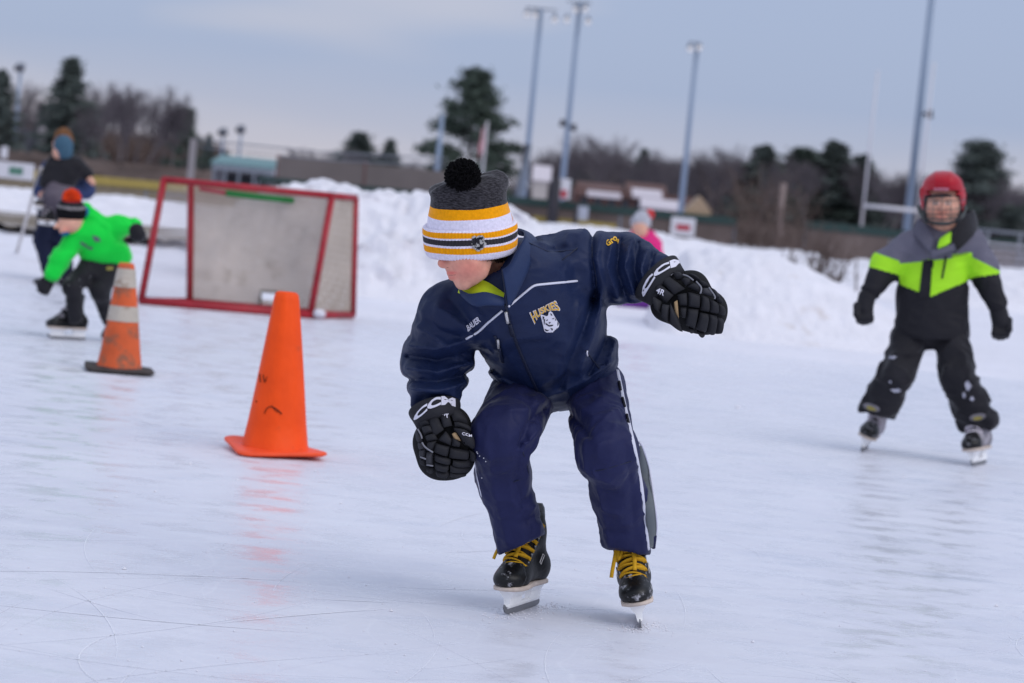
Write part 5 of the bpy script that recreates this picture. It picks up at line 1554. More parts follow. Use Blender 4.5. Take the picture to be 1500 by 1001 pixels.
def glove(person, Zf, cen, rad, d0, bulge, quads, greys, thumb, palm, core, cuff, text_fn, small, pipes, wrist):
    g = empty('hockey_glove', J(*Zf(*cen), d0)); g.parent = person
    g.location = tuple(BASE[g.name] - BASE[person.name])
    def pt(X, Y, lift=0.0):
        r2 = ((X - cen[0]) / rad[0]) ** 2 + ((Y - cen[1]) / rad[1]) ** 2
        return J(*Zf(X, Y), d0 - bulge * math.sqrt(max(0.0, 1 - min(1, r2))) - lift)
    def core_f(Q):
        d = None
        for (X, Y, r) in core:
            e = ell(Q, J(*Zf(X, Y), d0 + .012), CAMB, (Rp(r), Rp(r), bulge * .55))
            d = e if d is None else smin(d, e, .02)
        return d
    pts = [J(*Zf(X, Y), d0) for X, Y, r in core]; lo, hi = bounds(pts, .12)
    implicit('hand_shell', core_f, lo, hi, .006, mat('glove_inner', lin(20, 20, 23), rough=.8, var=.2), g)
    for q in quads:
        V, F = pad([pt(*c) for c in q], .010, .006); mk('finger_roll', V, F, M_GLOVE, g)
    for q in greys:
        V, F = pad([pt(*c) for c in q], .009, .005); mk('side_roll', V, F, mat('glove_side', lin(56, 56, 62), rough=.6, var=.15, vs=30), g)
    for q in thumb:
        V, F = pad([pt(*c, .014) for c in q], .012, .008); mk('thumb_roll', V, F, M_GLOVE, g)
    V, F = pad([pt(*c, .006) for c in palm], .006, .002); mk('palm_patch', V, F, M_PALM, g)
    for l in pipes:
        MB().tube(smoothline([pt(*c, .016) for c in l], 5), .0022, 6).build('grey_piping', M_GPIPE, g)
    # flared cuff: lofted ring
    (wc, wr1, wr2, ang, ax) = wrist
    c = J(*wc); axd = nrm(ax); e1 = nrm(RT * math.cos(ang) + UP * math.sin(ang)); e1 = nrm(e1 - axd * (e1 @ axd)); e2 = np.cross(axd, e1)
    R = []
    for t, s in ((-.014, 1.08), (-.012, 1.14), (-.004, 1.12), (.006, 1.06), (.02, 1.0), (.035, .95)):
        R.append([c + axd * t + e1 * math.cos(w) * Rp(wr1) * s + e2 * math.sin(w) * Rp(wr2) * s for w in np.linspace(0, 2 * math.pi, 41)[:-1]])
    cu = MB().rings(R).build('cuff', M_GLOVE, g, keep=True)
    bc = bvh_of(cu)
    letters('cuff_lettering', 'CCM', text_fn, bc, M_WPRINT, g, bold=.05, off=.002, maxe=3)
    allp = [o for o in g.children if o.name.startswith(('finger_roll', 'thumb_roll'))]
    VV, FF = [], []
    for o in allp:
        b = BASE[o.name]; k = len(VV); VV += [tuple(np.array(v.co) + b) for v in o.data.vertices]; FF += [tuple(i + k for i in p.vertices) for p in o.data.polygons]
    ba = BVHTree.FromPolygons(VV, FF)
    for s, fn in small:
        letters('glove_lettering', s, fn, ba, M_WPRINT, g, bold=.02, off=.003, maxe=1.5)
    return g
Z1 = lambda X, Y: (600 + X / 7.145, 570 + Y / 7.145)
Q1 = [[(175, 260), (270, 212), (362, 430), (250, 512)], [(278, 200), (392, 198), (450, 388), (352, 412)], [(398, 212), (500, 225), (622, 385), (455, 335)], [(458, 340), (625, 395), (640, 470), (470, 400)],
      [(108, 312), (180, 290), (220, 372), (128, 402)], [(130, 402), (222, 378), (258, 452), (152, 490)], [(160, 490), (262, 460), (300, 530), (190, 560)], [(295, 535), (380, 440), (445, 530), (428, 596)], [(445, 500), (530, 560), (520, 610), (435, 598)],
      [(190, 548), (285, 540), (250, 645), (178, 655)], [(268, 562), (422, 602), (395, 716), (250, 662)], [(424, 612), (622, 640), (614, 742), (405, 722)], [(262, 676), (432, 732), (424, 795), (258, 752)], [(450, 742), (628, 742), (636, 800), (440, 802)],
      [(262, 762), (412, 800), (405, 865), (262, 834)], [(420, 798), (636, 798), (588, 864), (415, 872)], [(272, 842), (410, 868), (405, 914), (275, 890)], [(416, 868), (592, 858), (582, 895), (416, 916)], [(120, 708), (172, 730), (182, 806), (125, 766)], [(184, 806), (258, 828), (258, 868), (190, 850)], [(622, 640), (655, 650), (650, 760), (622, 745)]]
G1 = [[(80, 410), (122, 460), (140, 560), (90, 560)], [(96, 552), (150, 565), (172, 625), (112, 640)], [(112, 632), (170, 625), (172, 735), (116, 712)], [(176, 655), (248, 660), (246, 806), (178, 796)]]
T1 = [[(455, 408), (560, 420), (655, 520), (560, 560)], [(520, 480), (640, 470), (662, 640), (580, 580)]]
glove(person, Z1, (345, 560), (345, 390), -.085, .062, Q1, G1, T1, [(440, 470), (480, 450), (540, 548), (470, 530)], [(345, 500, 38), (330, 700, 36), (470, 720, 30), (420, 400, 32), (210, 560, 24)], None,
      lambda u, v: (606.5 + 60 * u + 0 * v, 627 - 38 * math.sin(math.pi * (.5 * u + .06)) - v * (14 - 4.0 * abs(u - .5)) + 7 * u * u), [('4R', lambda u, v: (645.5 + u * 10 + v * 3.0, 606 + u * 7.5 - v * 7.0)), ('CCM', lambda u, v: (677 + u * 13, 636.5 + u * 4.5 - v * 3.6))],
      [[(85, 420), (118, 480), (130, 520)], [(130, 560), (165, 610), (245, 665)], [(112, 712), (172, 735)], [(178, 795), (246, 806)]], ((638, 604, -.085), 34, 30, -.25, nrm(J(652, 650, -.13) - J(637, 592, -.07))))
Z2 = lambda X, Y: (930 + X / 7.7, 370 + Y / 7.7)
Q2 = [[(285, 325), (365, 258), (575, 412), (440, 482)], [(215, 425), (280, 348), (442, 482), (352, 585)], [(420, 240), (520, 245), (560, 300), (460, 305)], [(515, 300), (640, 300), (620, 365), (565, 385)], [(585, 385), (665, 345), (745, 395), (715, 455)],
      [(575, 255), (660, 262), (770, 375), (700, 330)], [(690, 315), (790, 355), (830, 400), (745, 395)],
      [(475, 475), (588, 455), (594, 602), (505, 602)], [(600, 445), (738, 478), (732, 632), (600, 612)], [(746, 478), (830, 508), (838, 676), (738, 655)], [(838, 520), (922, 560), (934, 694), (844, 676)], [(900, 500), (955, 530), (972, 582), (920, 562)], [(928, 580), (984, 600), (992, 716), (932, 694)],
      [(505, 615), (586, 618), (572, 742), (512, 725)], [(596, 628), (724, 640), (676, 866), (558, 812)], [(734, 672), (834, 690), (792, 908), (680, 862)], [(840, 692), (928, 716), (884, 938), (800, 905)], [(932, 730), (990, 738), (962, 916), (890, 918)], [(602, 845), (672, 868), (640, 892), (606, 882)], [(700, 890), (790, 905), (740, 932), (712, 922)]]
G2 = [[(745, 400), (830, 400), (905, 515), (745, 465)], [(830, 395), (880, 420), (958, 530), (905, 515)]]
T2 = [[(208, 485), (300, 552), (300, 690), (238, 640)], [(305, 580), (395, 590), (385, 810), (298, 725)], [(398, 560), (492, 742), (545, 905), (388, 805)]]
glove(person, Z2, (560, 570), (470, 420), -.06, .066, Q2, G2, T2, [(440, 560), (482, 535), (498, 760), (450, 690)], [(420, 440, 30), (620, 600, 38), (800, 700, 30), (640, 400, 26), (360, 600, 24), (860, 620, 22)], None,
      lambda u, v: (947 + 62 * u ** 1.35 + v * (-9 + 10 * u), 437 - 47 * math.sin(math.pi * .52 * u ** .8) - v * (5 + 9 * u)), [('4R', lambda u, v: (961.5 + u * 11 + v * 2.5, 428.5 + u * 5.5 - v * 7.0))],
      [[(540, 248), (600, 270), (662, 315)], [(690, 325), (748, 395), (740, 465)], [(835, 395), (900, 490), (900, 525)]], ((966, 411, -.05), 37, 31, .95, nrm(J(1000, 440, -.08) - J(960, 402, -.03))))

# skates of the front skater
M_YLACE = mat('yellow_lace', lin(206, 156, 28), rough=.8, var=.12, vs=90)
o1 = G(765, 894)
skate(person, o1, (-.37, -.93), math.radians(-4), .97, M_YLACE, voxel=.0045)
o2 = G(941, 922) + np.array([0.0, .11, 0])
skate(person, o2, (-.03, -1.0), math.radians(-14), .97, M_YLACE, voxel=.0045)

# ------------------------------------------------------------------ the other people
class Fig:
    def __init__(s, D, base, label, group, cat='person'):
        s.D = D
        s.o = empty('person', base, label, cat, group)
    def J(s, px, py, dd=0.0): return P(px, py, s.D + dd)
    def R(s, r): return r * s.D / FPX
    def chains(s, name, segs, m, h, k=8, pad_=.04, wr=.006, cut=None, attrs=None, keep=False, seed=3):
        """one garment or body from tapered limbs: segs = [((px,py,dd,r), (px,py,dd,r), flat or None), ...]"""
        C = []
        for a, b, fl in segs:
            C.append((s.J(*a[:3]), s.J(*b[:3]), s.R(a[3]), s.R(b[3]), fl))
        kk = s.R(k)
        def f(Q):
            d = None
            for a, b, ra, rb, fl in C:
                e = cap(Q, a, b, ra, rb, side=RT if fl else None, flat=fl or 1.0)
                d = e if d is None else smin(d, e, kk)
            if cut is not None:
                px, py, _ = proj(Q)
                d = smax(d, s.R(1) * cut(px, py), .006)
            if wr:
                nr = np.abs(d) < .05
                if nr.any():
                    q = Q[nr]; r1 = 1 - np.abs(2 * vnoise(q * np.array([15, 12, 20]) + 1.2 * vnoise(q * 9, seed)[:, None], seed + 1) - 1)
                    d[nr] -= wr * (r1 - .5) * 1.6
            return d
        pts = []
        for a, b, ra, rb, _ in C:
            r = max(ra, rb); pts += [a - r, a + r, b - r, b + r]
        lo, hi = bounds(pts, pad_)
        return implicit(name, f, lo, hi, h, m, s.o, attrs=attrs, keep=keep)
    def blob(s, name, c, rad, m, h, noise=0.0, parent=None, B=None):
        cc = s.J(*c); rr = [s.R(r) for r in rad]
        f = lambda Q: ell(Q, cc, CAMB if B is None else B, rr) + (noise * (fbm(Q * 30, 4, 2) - .5) if noise else 0)
        R_ = max(rr) + .02
        return implicit(name, f, cc - R_, cc + R_, h, m, parent or s.o)
    def mitt(s, name, chain, m, h=.006, parent=None):
        return s.chains(name, chain, m, h, k=3, wr=.002)

M_BLACKC = mat('black_cloth', lin(34, 33, 38), rough=.75, var=.2, vs=9, bump=.3, bs=30, spec=.2, sheen=.2)
M_WLACE = mat('white_lace', lin(206, 198, 206), rough=.8)
M_GOLDC = mat('olive_badge', lin(150, 138, 70), rough=.7)

# --- skater in the red helmet
def red_helmet():
    D = 12.35
    g = Fig(D, (G(1264, 662) + G(1432, 684)) / 2, 'person in red caged helmet and grey, lime and black snow jacket skating at the right', 'children on the ice')
    s = g
    body = s.chains('body', [((1381, 296, -.02, 26), (1380, 304, -.03, 25), None), ((1379, 312, -.04, 22), (1379, 322, -.05, 15), None), ((1381, 315, .0, 20), (1378, 350, .02, 22), None), ((1378, 350, .03, 26), (1370, 400, .03, 40), .7),
                               ((1379.5, 304, -.118, 2.2), (1379, 309.5, -.128, 2.8), None), ((1373, 319.5, -.118, 2.2), (1385, 319.5, -.118, 2.2), None), ((1366, 309, -.085, 8), (1368, 312, -.085, 8), None), ((1392, 309, -.085, 8), (1390, 312, -.085, 8), None)],
                    M_SKIN, .0042, k=5, wr=0, attrs={'flush': lambda V: np.clip(.22 * np.exp(-((proj(V)[0] - 1379) ** 2 / 320 + (proj(V)[1] - 311) ** 2 / 60)) + .6 * np.exp(-((proj(V)[0] - 1379) ** 2 / 40 + (proj(V)[1] - 320) ** 2 / 6)), 0, 1)}, keep=True)
    bv_ = bvh_of(body)
    me_, mw = mat('eye_dark', lin(48, 36, 32), rough=.3), mat('eye_white', lin(210, 200, 196), rough=.3)
    for ex in (1371, 1388.5):
        polydecal('eye', [[(ex + 4.0 * math.cos(w), 298.5 + 1.9 * math.sin(w)) for w in np.linspace(0, 6.28, 13)[:-1]]], bv_, mw, body, off=.001, depth=D - .1)
        polydecal('eye', [[(ex + 2.0 * math.cos(w), 298.5 + 1.9 * math.sin(w)) for w in np.linspace(0, 6.28, 13)[:-1]]], bv_, me_, body, off=.002, depth=D - .1)
        polydecal('eyebrow', [[(ex - 5, 294.5), (ex, 292.5), (ex + 5, 294), (ex + 5, 295.2), (ex, 294.4), (ex - 5, 296)]], bv_, M_HAIR, body, off=.002, depth=D - .1)
    # jacket in three colours
    def panel(V):
        px, py, _ = proj(V)
        torso = (px > 1318) & (px < 1424)
        top = np.where(torso, 381 - .10 * (px - 1365) - 6 * (px > 1395), np.where(px < 1365, 372 + .35 * (px - 1290), 384 - .0 * px + .5 * (px - 1440)))
        bot = np.where(torso, 434 - .42 * np.abs(px - 1362), np.where(px < 1365, 392 + .28 * (px - 1280), 405 - .14 * (px - 1430)))
        a = np.clip(.34 + (py - top) / 60.0 * .3, 0, .65); b_ = .67 + (py - bot) / 60.0 * .3
        v = np.where(py < bot, np.minimum(a, .66), np.clip(b_, .67, 1))
        strip = torso & (np.abs(px - (1358 + (py - 400) * -.12)) < 7.5) & (py > top)
        return np.where(strip, .9, v)
    lime, grey, blk = lin(168, 232, 44), lin(104, 102, 116), lin(34, 33, 38)
    m = attr_mat('panelled_shell', 'panel', [(0, grey), (.34, lime), (.67, blk)], rough=.7, spec=.2, bump=.25, bs=40, var=.08, vs=8)
    jk2 = s.chains('jacket', [((1352, 362, .02, 27), (1402, 358, .02, 27), None), ((1371, 372, .02, 44), (1366, 430, .03, 50), .68), ((1366, 430, .03, 50), (1365, 478, .04, 54), .70),
                       ((1332, 362, .02, 22), (1300, 388, .03, 22), None), ((1300, 388, .03, 22), (1277, 424, -.03, 15), None), ((1422, 356, .02, 22), (1438, 392, .03, 22), None), ((1438, 392, .03, 21), (1461, 446, -.04, 14), None)],
             m, .0065, k=10, wr=.008, attrs={'panel': panel}, cut=lambda px, py: np.where((px > 1312) & (px < 1425), py - 497, -99), keep=True)
    bj = bvh_of(jk2)
    piping('zip', [(1386, 376), (1383, 392), (1380, 408)], .006, bj, M_BLACKC, jk2, depth=D)
    polydecal('storm_flap', [[(1352, 382), (1366, 380), (1360, 436), (1346, 438)]], bj, M_BLACKC, jk2, off=.006, depth=D, maxe=8)
    polydecal('print', [[(1394, 374), (1418, 369), (1418, 372), (1394, 377)]], bj, mat('olive_print', lin(128, 168, 50)), jk2, off=.003, depth=D, maxe=8)
    def rb(name, lower, upper, mm):
        return ribbon(name, [s.J(*p) for p in lower], [s.J(*p) for p in upper], mm, jk2, th=.012)
    rb('hood', [(1398, 372, -.14), (1412, 360, -.12), (1426, 344, -.04), (1428, 334, .08), (1400, 330, .14)], [(1386, 346, -.10), (1398, 334, -.06), (1412, 316, .0), (1424, 308, .08), (1400, 312, .14)], M_BLACKC)
    rb('hood', [(1350, 350, .12), (1340, 345, .0), (1345, 352, -.08), (1364, 374, -.15)], [(1356, 318, .12), (1348, 322, .0), (1352, 326, -.05), (1370, 352, -.11)], mat('hood_grey', lin(92, 90, 104), rough=.75))
    rb('collar_lining', [(1374, 366, -.15), (1384, 362, -.155), (1393, 356, -.15)], [(1378, 352, -.11), (1388, 345, -.11), (1394, 342, -.10)], mat('lime_cloth', lime, rough=.75))
    rb('collar', [(1366, 380, -.155), (1378, 374, -.165), (1400, 368, -.15)], [(1364, 366, -.14), (1376, 366, -.155), (1396, 357, -.14)], MATS['hood_grey'])
    # trousers
    def cutt(px, py): return np.where(px < 1350, py - (602 + (px - 1262) * .22), py - (634 + (px - 1405) * -.12))
    s.chains('snow_trousers', [((1340, 484, .05, 27), (1388, 484, .05, 29), None), ((1330, 498, .04, 24.5), (1311, 552, -.04, 25), None), ((1311, 552, -.04, 25), (1284, 602, .04, 27), None),
                               ((1392, 498, .04, 26), (1404, 552, -.05, 24.5), None), ((1404, 552, -.05, 24.5), (1432, 616, .04, 28.5), None)], M_BLACKC, .0065, k=5, wr=.016, cut=cutt, keep=True)
    tro = [o for o in s.o.children if o.name.startswith('snow_trousers')][0]
    bt = bvh_of(tro)
    SN = mat('snow_smear', lin(170, 170, 184), rough=.9, var=.3, vs=60)
    def rag(cx, cy, rx, ry, sd):
        r = random.Random(sd); return [(cx + rx * math.cos(w) * r.uniform(.4, 1.1), cy + ry * math.sin(w) * r.uniform(.4, 1.1)) for w in np.linspace(0, 6.28, 15)[:-1]]
    for i, q in enumerate([(1418, 566, 5, 9), (1424, 584, 4, 4), (1312, 572, 8, 4), (1308, 524, 7, 3), (1304, 560, 3, 2), (1412, 578, 3, 6)]):
        polydecal('snow_smear', [rag(*q, i)], bt, SN, tro, off=.002, depth=D)
    for c0, tilt, mm in (((1277, 597), .25, M_GOLDC), ((1432, 611), -.15, M_GOLDC)):
        polydecal('knee_badge', [[(c0[0] + 12 * math.cos(w), c0[1] + 5 * math.sin(w) + tilt * 12 * math.cos(w)) for w in np.linspace(0, 6.28, 15)[:-1]]], bt, mat('badge_grey', lin(120, 116, 122)), tro, off=.003, depth=D)
        polydecal('knee_badge', [[(c0[0] + 7 * math.cos(w), c0[1] + 1.5 + 2.6 * math.sin(w) + tilt * 7 * math.cos(w)) for w in np.linspace(0, 6.28, 15)[:-1]]], bt, mm, tro, off=.005, depth=D)
    # gloves: palm, four fingers, thumb
    def hand(cx, cy, sx, tip):
        segs = [((cx + sx * 4, cy - 22, -.04, 13), (cx, cy - 4, -.05, 13), None)]
        for i in range(4):
            x = cx - 9 + i * 6
            segs.append(((x, cy - 2, -.06, 4.6), (x + sx * 1, cy + 10, -.09, 4.4), None)); segs.append(((x + sx * 1, cy + 10, -.09, 4.4), (x + sx * 1, cy + 17 - abs(i - 1.4) * 2.2, -.06, 4.0), None))
        segs.append(((cx - sx * 11, cy - 10, -.07, 5), (cx - sx * 14 + 2 * sx, cy + 4, -.10, 4.6), None))
        return s.chains('glove', segs, M_BLACKC, .0055, k=2.2, wr=.002)
    hand(1266, 457, 1, 0); hand(1467, 479, -1, 0)
    # helmet
    def helm(Q):
        c = s.J(1381, 285, .01)
        d = ell(Q, c, CAMB, (s.R(31.5), s.R(34), .14))
        d = smin(d, ell(Q, s.J(1381, 270, -.03), CAMB, (s.R(27), s.R(18), .13)), .02)
        d = smin(d, cap(Q, s.J(1353, 280, .0), s.J(1355, 302, .02), s.R(6), s.R(6)), .015); d = smin(d, cap(Q, s.J(1409, 282, .0), s.J(1408, 304, .02), s.R(6), s.R(6)), .015)
        px, py, _ = proj(Q)
        front = (Q - c) @ (-FW)
        d = smax(d, -np.maximum(np.maximum(np.abs(px - 1381) - 25, 287 - py) * s.R(1), .02 - front), .006)    # face opening
        d = smax(d, (py - 312) * s.R(1), .008)
        d = smax(d, -ell(Q, s.J(1381, 292, -.02), CAMB, (s.R(25), s.R(30), .115)), .006)
        for w_ in (1370, 1392):
            d = d - .004 * np.exp(-((px - w_) / 3.0) ** 2) * (py < 275)
        d = d + .006 * np.exp(-((py - 281) / 1.5) ** 2) * (front > 0)
        return d
    c = s.J(1381, 285, .01)
    he = implicit('helmet', helm, c - .2, c + .2, .0055, mat('helmet_red', lin(176, 22, 40), rough=.4, var=.06, spec=.3), s.o, keep=True)
    polydecal('brow_print', [[(1368, 275), (1390, 275), (1390, 279), (1368, 279)]], bvh_of(he), mat('print_pink', lin(214, 130, 146)), he, off=.002, depth=D)
    s.chains('padding_and_shade', [((1358, 288, -.07, 2.5), (1381, 286, -.122, 2.5), None), ((1381, 286, -.122, 2.5), (1404, 288, -.07, 2.5), None), ((1356, 292, -.05, 3), (1356, 316, -.04, 3), None), ((1406, 292, -.05, 3), (1406, 316, -.04, 3), None)], M_BLACKC, .006, k=2, wr=0)  # black padding, its dark band also standing in for hair and shadow at the forehead
    # wire cage
    CM = mat('cage_wire', lin(84, 88, 88), rough=.4, metal=.5)
    cc = s.J(1380, 303, 0)
    def cp(ax, ay):
        # ax, ay in px from the face centre; bowed out in front
        r = math.sqrt(max(0, 1 - (ax / 36) ** 2)); z = -.165 * (r ** .7) + .02
        return s.J(1380 + ax, 303 + ay, z)
    n_ = 0
    for ay in (-11, 1, 9, 15, 20):
        w_ = 34 * math.sqrt(max(.1, 1 - max(0, (ay + 2) / 30) ** 2))
        MB().tube([cp(x, ay + (1 - (x / 34) ** 2) * 3) for x in np.linspace(-w_, w_, 17)], .0022 if ay < 12 else .004, 6).build('cage_wire', CM, he)
    for ax in (-26, -13, 0, 13, 26):
        h_ = 24 * math.sqrt(max(.1, 1 - (ax / 36) ** 2))
        MB().tube([cp(ax, y) for y in np.linspace(-18, h_, 9)], .0020, 6).build('cage_wire', CM, he)
    MB().tube([cp(34 * math.cos(w), 2 + 24 * math.sin(w)) for w in np.linspace(-.15, math.pi + .15, 25)], .008, 8).build('cage_rim', CM, he)
    MB().tube([cp(30 * math.cos(w), 6 + 20 * math.sin(w)) for w in np.linspace(.5, math.pi - .5, 17)], .012, 8, flat=.5).build('chin_cup', M_BLACKC, he)
    skate(s.o, G(1266, 661) + np.array([.01, .08, 0]), (-.28, -1.0), math.radians(16), 1.08, M_WLACE, .006, False, bootm=mat('boot_scuffed', lin(166, 160, 168), rough=.6, var=.35, vs=30))
    skate(s.o, G(1432, 683) + np.array([.02, .06, 0]), (-.42, -.9), math.radians(-11), 1.14, M_WLACE, .006, False, bootm=mat('boot_part_scuffed', lin(150, 145, 152), rough=.6, var=.6, vs=22))
red_helmet()

# --- child in the green hoodie
def green_hoodie():
    D = 14.7
    s = Fig(D, G(110, 496), 'person in bright green hoodie bent low and turning behind the dirty cone', 'children on the ice')
    GRN = mat('green_fleece', lin(26, 214, 70), rough=.85, var=.08, vs=6, bump=.3, bs=40, spec=.1, sheen=.4)
    s.chains('body', [((104, 318, -.06, 19), (103, 326, -.07, 17), None), ((95, 331, -.10, 10), (93, 337, -.12, 6.5), None), ((83.5, 329, -.12, 2), (81, 333, -.13, 2.6), None), ((110, 332, -.04, 12), (128, 352, .04, 14), None), ((128, 352, .04, 13), (146, 372, .10, 13), None)], M_SKIN, .005, k=5, wr=0,
             attrs={'flush': lambda V: np.clip(.4 * np.exp(-((proj(V)[0] - 98) ** 2 / 90 + (proj(V)[1] - 340) ** 2 / 60)), 0, 1)})
    hd = s.chains('hoodie', [((120, 340, -.02, 16), (170, 334, .08, 17), None), ((138, 350, .02, 23), (154, 372, .12, 31), .75), ((142, 370, .08, 26), (166, 374, .14, 27), .75), ((110, 350, -.02, 15), (88, 380, -.06, 14), None), ((88, 380, -.06, 13.5), (77, 402, -.10, 11), None),
                         ((172, 332, .08, 15), (198, 330, .10, 10), None), ((126, 306, .0, 8), (138, 322, .03, 12), None)], GRN, .0065, k=8, wr=.009, cut=lambda px, py: np.where((px > 118), py - 387, -99), keep=True)
    bh = bvh_of(hd)
    for q in ([(118, 353), (128, 359), (127, 363), (117, 357)], [(134, 345), (144, 347), (148, 354), (139, 354)], [(128, 361), (136, 362), (135, 366), (128, 365)]):
        polydecal('print', [q], bh, mat('hoodie_print', lin(90, 104, 108), rough=.7), hd, off=.003, depth=D)
    s.blob('neck_warmer', (95, 342, -.11), (7, 4, 8), mat('teal_neck', lin(28, 104, 140), rough=.8), .006)
    s.blob('hood_lining', (123, 310, -.02), (8, 10, 10), MATS['teal_neck'], .006)
    s.chains('trousers', [((138, 386, .10, 18), (164, 388, .14, 19), None), ((134, 392, .08, 18), (106, 421, -.04, 12.5), None), ((106, 421, -.04, 12), (111, 466, .03, 10.5), None), ((160, 394, .12, 18), (146, 426, .04, 13), None), ((146, 426, .04, 12.5), (160, 468, .2, 10), None)], M_BLACKC, .0065, k=8, wr=.008, keep=True)
    tr_ = [o for o in s.o.children if o.name.startswith('trousers')][0]
    bt = bvh_of(tr_)
    polydecal('hip_badge', [[(156, 391), (166, 391), (165, 396), (156, 396)]], bt, MATS['olive_badge'], tr_, off=.003, depth=D)
    r = random.Random(5)
    for i in range(9):
        q = lay(bt, 100 + r.uniform(0, 34), 402 + r.uniform(0, 34), .004, D); V, F = polygonise(lambda Q: np.linalg.norm(Q - q, axis=1) - .003, q - .008, q + .008, .0025); mk('snow_fleck', V, F, M_BANK, tr_)
    def hand(x, y, dx, dy, n):
        segs = [((x, y, -.08, 11), (x + dx * .5, y + dy * .5, -.09, 10), None)]
        for i in range(4):
            ox, oy = (i - 1.5) * 4.6 * (-dy) / 14, (i - 1.5) * 4.6 * dx / 14
            segs.append(((x + dx * .5 + ox, y + dy * .5 + oy, -.10, 3.4), (x + dx * (1.1 - .08 * abs(i - 1.3)) + ox, y + dy * (1.1 - .08 * abs(i - 1.3)) + oy, -.07, 3.0), None))
        segs.append(((x - dy * .5, y + dx * .5, -.09, 3.6), (x - dy * .75 + dx * .4, y + dx * .75 + dy * .4, -.10, 3.2), None))
        s.chains('glove', segs, M_BLACKC, .006, k=2, wr=.002)
    hand(67, 416, -5, 12, 0); hand(200, 338, 6, 13, 0)
    # knit hat with orange crown
    c = s.J(104, 310, -.06); R_ = s.R(25)
    hm = attr_mat('patterned_knit', 'band', [(0, lin(26, 25, 28)), (.42, lin(120, 116, 118)), (.52, lin(44, 42, 46)), (.66, lin(150, 34, 36)), (.74, lin(240, 74, 26))], rough=.9, spec=.05, bump=.3, bs=120, var=.35, vs=60)
    ax = nrm(UP * .95 + RT * .10 - FW * .2)
    def hatf(Q):
        d = ell(Q, c, CAMB, (s.R(22), s.R(21), .10))
        return smax(d, -((Q - c) @ ax) - s.R(11), .006)
    implicit('knit_hat', hatf, c - .16, c + .16, .006, hm, s.o, attrs={'band': lambda V: np.clip(.28 + ((V - c) @ ax) / s.R(26) * .62 + .03 * (vnoise(V * 60, 3) - .5), 0, 1)})
    pompon(s.J(105, 290, -.08), s.R(14), 700, mat('orange_wool', lin(246, 84, 34), rough=.9, var=.2), s.o, 8, w=.003)
    skate(s.o, G(97, 498) + np.array([.0, .03, 0]), (-.8, -.55), math.radians(0), .95, M_WLACE, .006, False)
    skate(s.o, s.J(182, 500, .35), (-.5, -.6), math.radians(-10), .95, M_WLACE, .007, False, pitch=math.radians(-25))
green_hoodie()

